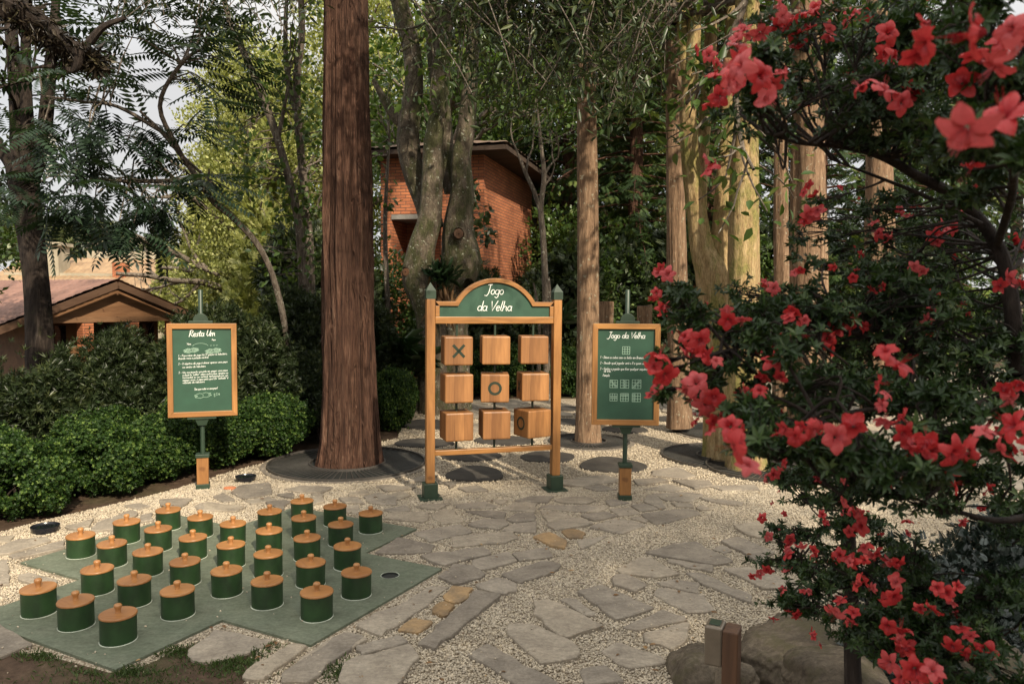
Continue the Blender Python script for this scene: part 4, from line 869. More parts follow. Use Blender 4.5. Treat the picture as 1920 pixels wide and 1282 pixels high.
nn = len(xs); m_.add(V, [(j*nn+i, j*nn+i+1, (j+1)*nn+i+1, (j+1)*nn+i) for j in range(len(ys)-1) for i in range(nn-1)]); m_.build('roof', M['darktile'], tw)

# ------------------------------------------------------------------ cabin on the left (lower ground)
ap = P(206, 527, 20.); CR = math.radians(58)
cb = thing('timber_cabin', 'small brown cabin with red-brown tiled gable roof beyond the hedge', 'cabin', (ap[0], ap[1], -2.6), CR)
AZ = ap[2]+2.6; HWD = 1.9; ED = .80; LB = 9.5
def wavy(x0, x1, y0, y1, za, zb, name, mat, par, nx=60, amp=.03, per=.22):
    """tiled slope: from ridge (x0,za) to eave (x1,zb), long in y"""
    V = []; ny = int(abs(y1-y0)/per*6)
    for j in range(ny+1):
        y = y0+(y1-y0)*j/ny
        for i in range(nx+1):
            t = i/nx; V.append((x0+(x1-x0)*t, y, za+(zb-za)*t+amp*abs(math.sin(math.pi*y/per))+.02*((t*14) % 1)))
    m_ = MB(); m_.add(V, [(j*(nx+1)+i, j*(nx+1)+i+1, (j+1)*(nx+1)+i+1, (j+1)*(nx+1)+i) for j in range(ny) for i in range(nx)]); return m_.build(name, mat, par)
# ridge runs along local -x from the gable: build with the gable in the local x=0 plane facing +x? the gable faces the camera (local -y)
gr = bpy.data.objects.new('roof', None)
bpy.data.objects.remove(gr)
ex = HWD+.32
rl = wavy(0, -ex-.9, -.35, LB, AZ+.03, AZ-(ex+.9)*.39, 'roof', M['tile'], cb); rr2 = wavy(0, ex, -.35, LB, AZ+.03, AZ-ex*.39, 'roof', M['tile'], cb)
m_ = MB(); th = math.atan(.39)
for sg in (-1, 1):
    L_ = (ex+(.9 if sg < 0 else 0))/math.cos(th)
    m_.box((sg*L_/2*math.cos(th), -.37, AZ-.10-L_/2*math.sin(th)), (L_, .05, .17), Matrix.Rotation(sg*th, 3, 'Y'))
    m_.box((sg*L_/2*math.cos(th), LB/2, AZ-.13-L_/2*math.sin(th)), (L_*.98, LB, .03), Matrix.Rotation(sg*th, 3, 'Y'))
m_.build('fascia', M['darkwood'], cb)
m_ = MB(); hz = AZ-.15-HWD*.42
m_.add([(-HWD, 0, hz), (HWD, 0, hz), (0, 0, AZ-.16), (-HWD, .1, hz), (HWD, .1, hz), (0, .1, AZ-.16)], [(0, 1, 2), (5, 4, 3)]); m_.build('gable_boards', M['siding'], cb)
m_ = MB(); m_.box((0, .02, hz-.06), (HWD*2, .12, .14)); m_.build('beam', M['siding'], cb)
for k, x in enumerate((-1.85, -.62, .62, 1.85)): MB().box((x, .1, hz/2-.07), (.28, .28, hz-.14)).build('brick_pier', M['brickx'], cb)
MB().box((0, .5, .55), (3.6, .2, 1.1)).build('parapet', M['brickx'], cb)
MB().box((0, 3.2, hz/2), (HWD*2-.2, 5.0, hz-.1)).build('inner_wall', M['siding'], cb)
for x in (-1.23, 0, 1.23): MB().box((x, .66, hz-.62), (.8, .04, .8)).build('window', M['glass'], cb)
MB().box((-HWD+.15, LB/2, hz/2-.05), (.2, LB-1, hz-.1)).build('side_wall', M['siding'], cb)

# far house
fh = thing('far_villa', 'cream villa with ochre tiled roofs far behind the cabin', 'house', (-24.5, 48, -3), .12)
MB().box((0, 6, 3.1), (16, 9, 6.2)).build('wall', M['cream'], fh)
def slope(par, xa, xb, ya, yb, za, zb, mat, nm='roof', per=.35):
    V = []; nx = int((xb-xa)/per*5); ny = 24
    for i in range(nx+1):
        x = xa+(xb-xa)*i/nx
        for j in range(ny+1): t = j/ny; V.append((x, ya+(yb-ya)*t, za+(zb-za)*t+.06*abs(math.sin(math.pi*x/per))+.03*((t*16) % 1)))
    m_ = MB(); m_.add(V, [(i*(ny+1)+j, (i+1)*(ny+1)+j, (i+1)*(ny+1)+j+1, i*(ny+1)+j+1) for i in range(nx) for j in range(ny)]); return m_.build(nm, mat, par)
slope(fh, -8.5, 5.3, -.6, 5, 5.2, 7.3, M['tiley'])
for (x, w, h) in ((-5.4, 1.5, 8.0), (3.0, 2.2, 8.0)):
    c_ = MB().box((x, 2.2, h/2+1.5), (w, 1.6, h-3)).build('chimney_block', M['cream'], fh); MB().box((x, 2.2, h+.05), (w+.35, 1.95, .22)).build('cornice', M['cream'], c_)
MB().box((-1.0, 5.5, 7.4), (7, .5, .9)).build('parapet', M['cream'], fh)
MB().box((7.2, 4.5, 4.4), (5.5, 5, 7.4)).build('side_block', M['cream'], fh)
MB().box((-.9, 1.6, 6.1), (.8, .8, 1.6)).build('brick_chimney', M['brickx'], fh)

# ------------------------------------------------------------------ vegetation
def leafobj(name, data, mat, parent, world=False):
    V, Q, rn = data; return link(name, np_mesh(name, V, Q, rn), parent, mat, False, 0, world)
def trunk_px(path, y, widths, k=5):
    """a trunk given as picture points at a distance (or distances) y, widths in pixels"""
    ys = y if isinstance(y, (list, tuple)) else [y]*len(path)
    pts = [P(px, py, yy) for (px, py), yy in zip(path, ys)]; sm = smoothpath(pts, k)
    r = np.interp(np.linspace(0, 1, len(sm)), np.linspace(0, 1, len(widths)), [w*.5*np.mean(ys)/F for w in widths]); return sm, r
def bark_tube(mb, sm, r, n=40, rough=.12, seed=0, ridge=.0):
    # dense rings along the trunk
    L = np.cumsum(np.r_[0, np.linalg.norm(np.diff(sm, axis=0), axis=1)]); k = max(8, int(L[-1]/.06)); t = np.linspace(0, L[-1], k)
    q = np.stack([np.interp(t, L, sm[:, i]) for i in range(3)], 1); rr = np.interp(t, L, r)
    V, Fc = tube_np(q, rr, n, 0, seed); V = V.reshape(k, n, 3); C = q[:, None, :]; rg_ = np.random.default_rng(seed)
    a = np.arange(n)*2*math.pi/n; f = np.ones((k, n))
    for m in (2, 3, 5, 7, 11, 17, 26):
        ph = rg_.random()*6.28; drift = np.cumsum(rg_.normal(0, .05, k)); f += rough*(.9/m**.62)*np.sin(m*a[None]+ph+drift[:, None]*m*.35)*(.6+.4*np.sin(t*2.1+ph))[:, None]
    if ridge:
        for q in range(max(2, k//7)):
            c0 = rg_.integers(0, k); wv = np.exp(-((np.arange(k)-c0)/rg_.uniform(5, 18))**2)[:, None]; f += ridge*wv*rg_.normal(0, 1, (1, n))*.75
        f += ridge*rg_.normal(0, 1, (1, n))*.5
    V = C+(V-C)*f[..., None]; mb.add(V.reshape(-1, 3), Fc)

# --- big red trunk
t = thing('redwood_tree', 'tall red-brown trunk with stringy bark rising from the large round grate', 'tree', (-1.77, 8.05, 0))
sm, r = trunk_px([(653, 905), (653, 872), (654, 820), (653, 700), (652, 500), (650, 250), (648, 0), (647, -250), (646, -700), (645, -1100)], 8.05, [134, 114, 98, 91, 86, 81, 76, 72, 55, 25])
rg = np.random.default_rng(3); m_ = MB(); bark_tube(m_, sm, r, 128, .055, 3, .045)
# loose bark strips
for k in range(520):
    i = rg.integers(3, len(sm)-12); p = sm[i]+(sm[i+1]-sm[i])*rg.random(); a = rg.uniform(math.pi, 2*math.pi); d = np.array([math.cos(a), math.sin(a), 0]); q = p+d*(r[i]*1.01); L = rg.uniform(.05, .18); w = .007
    e = np.array([-d[1], d[0], 0]); tip = q+d*rg.uniform(.01, .035)+np.array([rg.normal(0, .02), 0, -L*rg.choice([-1, 1])])
    m_.add([q-e*w, q+e*w, tip], [(0, 1, 2)])
m_.build('trunk', M['bark_red'], t, True, world=True)
tips = []; m_ = MB()
for k in range(20):
    z = 7.0+5.*k/20; a = rg.random()*6.28; grow(rg, (-1.8, 8.05, z), (math.cos(a), math.sin(a), -.1), 2.6-1.*k/34, .035, 1, m_, tips, 6, .15, -.05, ratio=.45)
m_.build('limbs', M['bark_red'], t, True, world=True); leafobj('crown', tipleaves(rg, tips, 3, spray(9), .34, .12, droop=.4), M['conif'], t, True)
# --- slim straight trunk
t = thing('straight_tree', 'slim straight brown trunk standing in the small grate between frame and right sign', 'tree', (.98, 9.42, 0))
sm, r = trunk_px([(1103, 850), (1103, 815), (1103, 740), (1103, 500), (1101, 250), (1100, 100), (1099, -150), (1098, -450), (1097, -800)], 9.4, [56, 49, 44, 40, 36, 32, 29, 24, 10])
m_ = MB(); bark_tube(m_, sm, r, 48, .045, 8, .02); m_.build('trunk', M['bark_pine'], t, True, world=True)
tips = []; m_ = MB()
for k in range(10):
    z = 6.8+3.4*k/10; a = rg.random()*6.28; grow(rg, (.95, 9.42, z), (math.cos(a), math.sin(a), .1), 1.7, .025, 1, m_, tips, 5, .2)
m_.build('limbs', M['bark_pine'], t, True, world=True); leafobj('crown', tipleaves(rg, tips, 3, spray(9), .26, .12, droop=.2), M['conif'], t, True)

# --- mossy many-stemmed tree in the middle
t = thing('mossy_tree', 'lichen-covered tree with several crooked grey-green stems behind the cube frame', 'tree', P(835, 772, 12))
m_ = MB()
stems = [([(822, 790), (816, 740), (812, 640), (806, 580), (787, 520), (790, 470), (806, 410), (811, 330), (812, 270), (822, 210), (828, 140), (834, 60), (850, -30), (870, -200)], 11.8, [76, 64, 54, 56, 62, 48, 40, 37, 33, 31, 29, 27, 24, 18]),
 ([(846, 790), (848, 720), (848, 620), (852, 540), (862, 490), (858, 430), (866, 360), (864, 300), (872, 250), (878, 190), (884, 110), (892, 20), (905, -120)], 12.0, [80, 66, 58, 58, 74, 56, 44, 38, 34, 30, 25, 22, 16]),
 ([(812, 430), (798, 380), (778, 330), (765, 270), (768, 215), (776, 160), (772, 95), (757, 35), (742, -30), (725, -160)], 12.2, [40, 40, 38, 42, 38, 32, 31, 30, 28, 20]),
 ([(850, 360), (838, 310), (833, 240), (824, 160), (816, 80), (812, 0), (800, -140)], 12.3, [34, 32, 30, 34, 32, 30, 22]),
 ([(770, 240), (745, 225), (722, 190), (700, 150)], 12.3, [24, 20, 16, 8])]
for k, (pa, y, w) in enumerate(stems): s_, r_ = trunk_px(pa, y, w); bark_tube(m_, s_, r_, 36, .10, 20+k, .025)
for (x, y_, dx, w) in ((858, 440, 6, .10), (765, 512, -14, .085), (876, 536, 12, .11)):
    p = P(x-dx, y_, 11.9); q = P(x+dx*.3, y_-2, 11.62); m_.tube([p, (p+q)/2, q], [w*1.2, w, w*.9], 16, .1, 5)
tr = m_.build('trunk', M['bark_moss'], t, True, world=True)
for (x, y_, dx, w) in ((858, 440, 6, .083), (765, 512, -14, .065)):
    m_ = MB()
    p = P(x-dx, y_, 11.9); q = P(x+dx*.3, y_-2, 11.62); dd = (q-p)/np.linalg.norm(q-p); m_.tube([q-dd*.02, q+dd*.006, q+dd*.008], [w*.93, w*.9, .01], 16)
    m_.build('cut_knot', M['oldwood'], tr, world=True)
tips = []; m_ = MB()
for (pa, y, w) in stems[:4]:
    e = P(*pa[-1], y)
    for k in range(5): grow(rg, e-(0, 0, .8*rg.random()), rdir(rg, 1)[0]+np.array([0, -.1, .7]), 2.2, .06, 2, m_, tips, 4, .3)
m_.build('limbs', M['bark_moss'], t, True, world=True); leafobj('crown', tipleaves(rg, tips, 2, leaf2(.24), .13, .3), M['mid'], t, True)
# epiphytes on the mossy tree
p = P(828, 520, 11.5); n = 160; pos = np.repeat(p[None], n, 0)+rg.normal(0, .07, (n, 3)); ax = rdir(rg, n)*.8+np.array([0, -.5, .5])
tag(leafobj('bromeliad', scatter(leaf2(.05, .02, .35), pos, ax, rdir(rg, n), .14+.14*rg.random(n), rg), M['strap'], None), 'tuft of narrow green leaves growing in the fork of the mossy tree', 'bromeliad')
pos = p+rg.normal(0, 1, (60, 3))*(.08, .05, .1)-(0, 0, .2); tag(leafobj('dead_fronds', scatter(leaf2(.05, .02, .2), pos, rdir(rg, 60)*.35+np.array([0, 0, -1.]), rdir(rg, 60), .25+.25*rg.random(60), rg), M['dry'], None), 'dry pale strips hanging below the tuft on the mossy tree', 'dead fronds')

# --- golden trunks on the right
def simple_tree(name, lab, mat, stems, base, crown_z=None, leafmat_='mid', n=36, rough=.13, tpl=None, group=None, crown_n=3):
    t = thing(name, lab, 'tree', base, 0, group); m_ = MB()
    for k, (pa, y, w) in enumerate(stems): s_, r_ = trunk_px(pa, y, w); bark_tube(m_, s_, r_, n, rough, int(base[0]*100)+k, .025)
    m_.build('trunk', M[mat], t, True, world=True); tips = []; m_ = MB()
    for (pa, y, w) in stems[:crown_n]:
        e = P(*pa[-1], y if not isinstance(y, list) else y[-1])
        for k in range(7): grow(rg, e-(0, 0, 1.6*rg.random()), rdir(rg, 1)[0]+np.array([0, 0, .35]), 1.8, .045, 1, m_, tips, 6, .25)
    m_.build('limbs', M['bark_grey'], t, True, world=True); leafobj('crown', tipleaves(rg, tips, 3, tpl or leaf2(.24), .14, .32), M[leafmat_], t, True); return t
simple_tree('golden_tree', 'golden mossy trunk forking low into two stems, at the left of the lit trunks', 'bark_gold',
 [([(1352, 880), (1350, 840), (1346, 740), (1340, 600), (1334, 520), (1316, 470), (1306, 400), (1295, 300), (1290, 200), (1298, 120), (1302, 40), (1306, -60), (1310, -250)], 8.55, [80, 62, 56, 58, 62, 44, 36, 32, 30, 26, 23, 21, 14]),
  ([(1340, 560), (1348, 490), (1356, 420), (1360, 330), (1366, 250), (1368, 160), (1372, 70), (1376, -20), (1382, -220)], 8.6, [40, 42, 38, 33, 30, 27, 24, 22, 14]),
  ([(1294, 190), (1284, 110), (1278, 40), (1274, -30), (1268, -220)], 8.6, [20, 19, 18, 17, 10]),
  ([(1318, 440), (1316, 340), (1322, 230), (1330, 120), (1334, 20), (1338, -180)], 9.0, [16, 20, 22, 22, 20, 12])], P(1352, 862, 8.55))
simple_tree('golden_tree', 'smooth thick golden trunk right beside the forked golden trunk', 'bark_gold',
 [([(1400, 900), (1398, 860), (1396, 700), (1394, 500), (1396, 330), (1400, 200), (1404, 100), (1408, 0), (1414, -230)], 8.02, [84, 70, 60, 54, 48, 38, 32, 28, 18]), ([(1392, 270), (1386, 160), (1388, 60), (1392, -60), (1396, -200)], 8.1, [24, 22, 20, 18, 10])], P(1399, 888, 8.02), rough=.11)
simple_tree('redwood_tree', 'slender reddish trunk with drooping conifer boughs just left of the golden trunks', 'bark_pine',
 [([(1276, 800), (1274, 760), (1272, 600), (1268, 420), (1265, 260), (1262, 100), (1260, -60), (1258, -300)], 10.2, [54, 46, 40, 35, 33, 28, 24, 14])], P(1275, 800, 10.2), leafmat_='conif', tpl=spray(9))
simple_tree('golden_tree', 'thin sunlit trunk between the smooth golden trunk and the broad fluted trunk', 'bark_pine', [([(1468, 800), (1466, 740), (1465, 520), (1464, 300), (1462, 100), (1460, -200)], 11., [40, 34, 28, 25, 22, 14])], P(1468, 790, 11.))
simple_tree('golden_tree', 'broad sunlit fluted trunk seen through the azalea twigs', 'bark_pine', [([(1526, 830), (1524, 770), (1518, 600), (1516, 400), (1514, 200), (1512, 0), (1508, -250)], 10., [110, 86, 68, 60, 54, 48, 30])], P(1526, 815, 10.), rough=.13)
simple_tree('golden_tree', 'pale trunk farthest right behind the azalea branches', 'bark_pine', [([(1652, 770), (1652, 720), (1650, 500), (1648, 300), (1646, 100), (1640, -200)], 12., [70, 58, 48, 44, 38, 24])], P(1652, 770, 12.))

# --- thin branchy tree beside the tower
t = thing('slender_tree', 'thin pale crooked tree with forked twigs at the right corner of the brick tower', 'tree', P(1022, 760, 13.6)); m_ = MB()
for pa, w in (([(1026, 760), (1024, 600), (1022, 520), (1018, 440), (1014, 390), (1020, 330), (1014, 270), (1006, 190)], [16, 13, 12, 11, 10, 9, 7, 3]), ([(1016, 405), (1002, 360), (988, 330), (978, 305), (968, 280)], [9, 8, 7, 6, 3]), ([(986, 328), (990, 300), (998, 280)], [5, 4, 2]),
   ([(1020, 330), (1032, 310), (1046, 296)], [6, 4, 2]), ([(1020, 350), (1034, 330), (1040, 310)], [5, 3, 2]), ([(1036, 740), (1034, 600), (1028, 520)], [9, 8, 6]), ([(1008, 740), (1012, 620), (1006, 560), (1000, 530)], [9, 7, 5, 3])):
    s_, r_ = trunk_px(pa, 13.6, w); m_.tube(s_, r_, 10, .1, 3)
tips = []
for q in ((1006, 190), (1014, 270), (968, 280), (998, 280), (1046, 296), (1040, 310)): grow(rg, P(*q, 13.6), rdir(rg, 1)[0]+np.array([0, 0, .8]), .9, .015, 1, m_, tips, 5, .3)
m_.build('trunk', M['bark_grey'], t, True, world=True); leafobj('crown', tipleaves(rg, tips, 7, leaf1(.22), .07, .3), M['mid'], t, True)

# --- left trees
t = thing('dark_tree', 'dark lichened trunk with upright forks at the left edge, behind the shrubs', 'tree', P(74, 800, 9.5)); m_ = MB()
for k, (pa, w) in enumerate((([(74, 860), (74, 780), (72, 620), (66, 520), (56, 430), (46, 360), (40, 310)], [60, 52, 45, 42, 45, 50, 54]), ([(48, 350), (34, 290), (30, 210), (26, 120), (18, 20), (8, -160)], [32, 26, 22, 22, 20, 14]), ([(46, 340), (54, 280), (50, 200), (48, 100), (52, 0), (56, -160)], [30, 24, 20, 18, 16, 10]), ([(60, 330), (76, 290), (86, 220), (92, 150), (100, 60), (112, -80)], [30, 26, 24, 22, 18, 12]), ([(40, 340), (16, 300), (-14, 260), (-60, 200)], [26, 22, 18, 12]))):
    s_, r_ = trunk_px(pa, 9.5, w); bark_tube(m_, s_, r_, 32, .1, 60+k, .03)
m_.build('trunk', M['bark_dark'], t, True, world=True); tips = []; m_ = MB()
for q in ((8, -160), (56, -160), (112, -80), (26, 100), (92, 150), (30, 210), (-60, 200), (48, 60)):
    for k in range(3): grow(rg, P(*q, 9.5), rdir(rg, 1)[0]+np.array([.1, -.1, .3]), 1.4, .03, 1, m_, tips, 5, .3)
m_.build('limbs', M['bark_dark'], t, True, world=True); leafobj('crown', tipleaves(rg, tips, 6, leaf1(.26), .085, .28), M['podo'], t, True)

# mossy limb reaching in from the top left; its trunk stands outside the picture
t = thing('mossy_limb_tree', 'thick dark limb shaggy with hanging moss reaching in at the top left corner', 'tree', (-5.6, 5.6, 0)); m_ = MB()
s1, r1 = trunk_px([(-480, 60), (-260, -10), (-60, -2), (20, 14), (70, 45), (115, 85), (160, 104), (186, 118)], [5.6, 5.6, 5.8, 5.9, 6, 6.1, 6.2, 6.2], [90, 70, 52, 46, 44, 42, 34, 16])
bark_tube(m_, s1, r1, 26, .12, 91, .04)
for pa, w in (([(90, 62), (100, 120), (88, 124), (60, 128)], [10, 8, 8, 4]), ([(168, 80), (195, 50), (235, 34)], [16, 12, 8]), ([(150, 95), (140, 130), (120, 128)], [24, 14, 6])): s_, r_ = trunk_px(pa, 6.1, w); m_.tube(s_, r_, 8, .1)
m_.tube([(-5.6, 5.6, 0), (-5.65, 5.6, 2), (-5.7, 5.6, 4.2), (-5.9, 5.5, 7)], [.26, .2, .17, .1], 20, .1, 4)
m_.build('trunk', M['bark_dark'], t, True, world=True)
m_ = None; i = rg.integers(int(len(s1)*.4), len(s1), 3000); pos = s1[i]+rdir(rg, 3000)*np.interp(i, range(len(s1)), r1)[:, None]*1.05
ax = rdir(rg, 3000)*1.0+np.array([0, 0, -.55]); leafobj('hanging_moss', scatter(leaf2(.03, .01, .3), pos, ax, rdir(rg, 3000), (.03+.12*rg.random(3000)**3), rg), M['moss'], t, True)

# leaning branch tree with feathery fronds
t = thing('feathery_tree', 'leaning grey branch tree carrying dark feathery compound leaves over the cabin', 'tree', P(560, 830, 9.6)); m_ = MB()
bs = [([(560, 840), (548, 700), (524, 560), (490, 470), (441, 412), (400, 378), (367, 330), (335, 285), (300, 245), (262, 208)], [9.6, 9.6, 9.4, 9.2, 9, 8.9, 8.8, 8.7, 8.6, 8.5], [12, 12, 12, 12, 12, 11, 10, 9, 7, 4]), ([(366, 332), (330, 338), (270, 340), (210, 338), (150, 330)], 8.8, [10, 9, 8, 6, 3]), ([(330, 280), (350, 300), (400, 345), (436, 385)], 8.9, [4, 6, 5, 2]),
      ([(340, 290), (300, 200), (340, 120), (390, 85)], [8.7, 8.4, 8.2, 8.1], [9, 8, 7, 4]), ([(300, 245), (220, 200), (150, 190), (80, 180)], [8.6, 8.4, 8.3, 8.2], [8, 6, 5, 3])]
for pa, y, w in bs: s_, r_ = trunk_px(pa, y, w); m_.tube(s_, r_, 10, .12, 2)
tips = []
FR = [(110, 290), (150, 250), (190, 300), (230, 270), (260, 230), (150, 350), (190, 370), (230, 350), (270, 380), (130, 390), (300, 400), (250, 420), (120, 200), (160, 170), (200, 200), (240, 160), (350, 120), (370, 90), (400, 150), (390, 190), (360, 60), (410, 60), (230, 440), (280, 440), (340, 350), (320, 320), (90, 340), (60, 330), (100, 400), (180, 240), (210, 320), (140, 310), (250, 300), (80, 230), (60, 260), (300, 50), (420, 20), (440, 120), (360, 250), (380, 350), (400, 330), (20, 380), (260, 400), (310, 360), (170, 410),
      (200, 150), (150, 120), (220, 100), (260, 60), (110, 150), (70, 140), (180, 60), (330, 20), (120, 60), (390, 20)]
fpos, fax, fsz = [], [], []
anch = np.vstack([trunk_px(pa, y, w)[0] for pa, y, w in bs])
for (x, y_) in FR:
    q = P(x+rg.normal(0, 8), y_+rg.normal(0, 8), 8.6+rg.normal(0, .45)); a = anch[np.argmin(np.linalg.norm(anch-q, axis=1))]; mid = (a+q)/2+(0, 0, .1)
    m_.tube([a, mid, q], [.012, .008, .005], 5)
    for k in range(8):
        dd = rdir(rg, 1)[0]*np.array([1, .8, .35])+(q-a)/(np.linalg.norm(q-a)+.1)*.4+np.array([0, 0, -.15]); fpos.append(q+rg.normal(0, .07, 3)); fax.append(dd); fsz.append(rg.uniform(.32, .58))
m_.build('trunk', M['bark_grey'], t, True, world=True)
fpos = np.array(fpos); leafobj('crown', scatter(frond(10, .3), fpos, np.array(fax), np.array([0, 0, 1.])+rdir(rg, len(fpos))*.35, np.array(fsz), rg), M['teal'], t, True)

# two leafy saplings left of the big trunk
def round_leaf_tree(lab, paths, y, base, spots, seed, size=.095, per=36, mat='mid', spread=.3, name='leafy_tree'):
    rg_ = np.random.default_rng(seed); t = thing(name, lab, 'tree', base); m_ = MB(); an = []
    for k, (pa, w) in enumerate(paths): s_, r_ = trunk_px(pa, y, w); bark_tube(m_, s_, r_, 16, .08, seed+k); an.append(s_)
    an = np.vstack(an); P3 = []
    for (x, py, s) in spots:
        for k in range(3):
            q = P(x+rg_.normal(0, 16*s), py+rg_.normal(0, 16*s), y+rg_.normal(0, .3)); a = an[np.argmin(np.linalg.norm(an-q, axis=1)+.3*rg_.random(len(an)))]; m_.tube([a, (a+q)/2+rg_.normal(0, .06, 3), q], [.012, .008, .004], 4)
            P3.append(q+rdir(rg_, per//3)*(spread*s)*rg_.random((per//3, 1))**.5)
    m_.build('trunk', M['bark_grey'], t, True, world=True); P3 = np.vstack(P3); n = len(P3)
    leafobj('crown', scatter(leaf2(.30, .03, .12), P3, rdir(rg_, n)+np.array([0, 0, -.4]), np.array([0, 0, .8])+rdir(rg_, n), size*(.6+.7*rg_.random(n)), rg_), M[mat], t, True); return t
sp_ = [(rnd.uniform(455, 600), rnd.uniform(0, 560), 1.) for k in range(24)]
round_leaf_tree('slim grey leaning trunk with dark round leaves, left of the upright sapling', [([(580, 840), (572, 640), (562, 440), (545, 350), (520, 260), (492, 180), (460, 105), (430, 40), (410, -60)], [18, 16, 15, 15, 14, 14, 12, 10, 8]), ([(520, 265), (535, 190), (545, 120)], [8, 6, 3])], 10.6, P(580, 810, 10.6), sp_, 31)
sp_ = [(rnd.uniform(520, 605), rnd.uniform(0, 620), .9) for k in range(20)]
round_leaf_tree('upright pale grey sapling close to the left side of the big trunk', [([(590, 840), (586, 640), (580, 460), (568, 330), (560, 240), (556, 150), (566, 60), (560, -60)], [18, 16, 15, 15, 14, 14, 12, 10]), ([(560, 230), (540, 150), (535, 60), (540, -40)], [9, 9, 8, 6])], 10.9, P(590, 805, 10.9), sp_, 33)
sp_ = [(rnd.uniform(700, 790), rnd.uniform(180, 700), .8) for k in range(26)]
round_leaf_tree('small dark-leaved tree in front of the brick niche, right of the big trunk', [([(735, 800), (728, 600), (722, 420), (730, 260)], [12, 10, 8, 4])], 13.3, P(735, 765, 13.3), [(712, 340, .7), (728, 385, .5), (712, 300, .8), (716, 250, 1), (725, 200, 1), (710, 150, 1), (712, 430, .4)], 35, .11, 30)
round_leaf_tree('spindly plant with drooping dark leaves against the brick corner', [([(893, 740), (890, 600), (886, 480), (880, 380)], [7, 6, 5, 3])], 14.6, P(893, 740, 14.6), [(885, 380, .5), (905, 410, .5), (870, 430, .5), (915, 440, .4), (880, 480, .5), (872, 540, .5), (868, 600, .6), (885, 350, .4)], 36, .14, 36, 'podo')

# overhanging leafy boughs at the top centre
def bough(lab, x0, x1, y0, y1, d, n, seed, size, mat='olive', dens=5):
    rg_ = np.random.default_rng(seed); st = P((x0+x1)/2+rg_.uniform(-60, 60), -420, d); t = thing('overhanging_bough', lab, 'branch', st, 0, 'leafy boughs hanging in at the top'); m_ = MB(); PP = []; AX = []
    for k in range(n):
        q = P(rg_.uniform(x0, x1), y0+(y1-y0)*rg_.random()**1.3, d+rg_.normal(0, .5)); a = st+(rg_.uniform(-1, 1), rg_.uniform(-.4, .4), rg_.uniform(-.3, .4)); mid = (a+q)/2+(rg_.normal(0, .55), rg_.normal(0, .3), .1); pth = smoothpath([a, mid, q], 6); m_.tube(pth, [.014, .009, .003], 5)
        for j in range(5, len(pth)):
            for s in range(dens): PP.append(pth[j]+rg_.normal(0, .11, 3)); AX.append((pth[j]-pth[j-1])*2+rdir(rg_, 1)[0]*1.4+np.array([0, 0, -.2]))
    m_.build('twigs', M['bark_grey'], t, True, world=True); PP = np.array(PP); m = len(PP)
    leafobj('leaves', scatter(leaf2(.13, .02, .15), PP, np.array(AX), np.array([0, 0, .7])+rdir(rg_, m), size*(.6+.7*rg_.random(m)), rg_), M[mat], t, True)
    return t
bough('mass of narrow dark olive leaves hanging at the top between mossy tree and slim trunk', 850, 1190, -60, 200, 6.4, 230, 41, .085, 'olive', 8)
bough('spray of greener leaves hanging in front of the top of the slim straight trunk', 1080, 1250, -40, 235, 5.6, 55, 42, .08, 'olive', 7)
bough('thin dark leaf sprays hanging across the top left sky', 190, 560, -60, 80, 7.4, 80, 43, .08, 'podo', 5)

# --- shrubs: a few source plants, copied
def shrub_proto(name, lab, cat, lobes, n, tpl, size, mat, stemn, group, seed, gap=None, up=.3, out=.6, shell=.5, bark='bark_dark', inner=None):
    rg_ = np.random.default_rng(seed); t = thing(name, lab, cat, (0, 0, 0), 0, group); m_ = MB()
    for k in range(stemn):
        l = lobes[k % len(lobes)]; a = np.array([rg_.uniform(-.12, .12), rg_.uniform(-.12, .12), 0]); e = np.array(l[:3])+rdir(rg_, 1)[0]*np.array(l[3:6])*.6; m_.tube(smoothpath([a, (a+e)/2+rg_.normal(0, .05, 3), e], 3), [.012, .008, .004], 5)
    m_.build('stems', M[bark], t, True); leafobj('foliage', foliage(rg_, lobes, n, tpl, size, up, out, shell, gap), M[mat], t); return t
used = {}
def put(proto, lab, x, y, s=1., rz=None, sz=None, z=None):
    o = proto if id(proto) not in used else copy_tree(proto); used[id(proto)] = 1
    o.location = (float(x), float(y), float(ground_z(x, y)) if z is None else z); o.scale = (s, s, sz or s); o.rotation_euler.z = rnd.uniform(0, 6.28) if rz is None else rz; o['label'] = lab; return o
bxl = [(0, 0, .38, .46, .46, .36), (.22, .1, .42, .3, .3, .3), (-.25, -.1, .40, .3, .32, .3), (.02, -.25, .36, .3, .25, .3), (0, .2, .5, .28, .28, .25)]
bx1 = shrub_proto('boxwood_bush', 'x', 'bush', bxl, 30000, whorl(5, .5, .26, leaf1(.32)), .0225, 'box', 14, 'boxwood bushes of the low hedge', 51, -.5, shell=.6)
bx2 = shrub_proto('boxwood_bush', 'x', 'bush', [(0, 0, .36, .44, .4, .34), (.25, -.12, .32, .28, .3, .28), (-.2, .2, .45, .32, .3, .28), (-.26, -.15, .3, .26, .26, .28)], 24000, whorl(5, .5, .26, leaf1(.32)), .024, 'box', 14, 'boxwood bushes of the low hedge', 52, -.45, shell=.6)
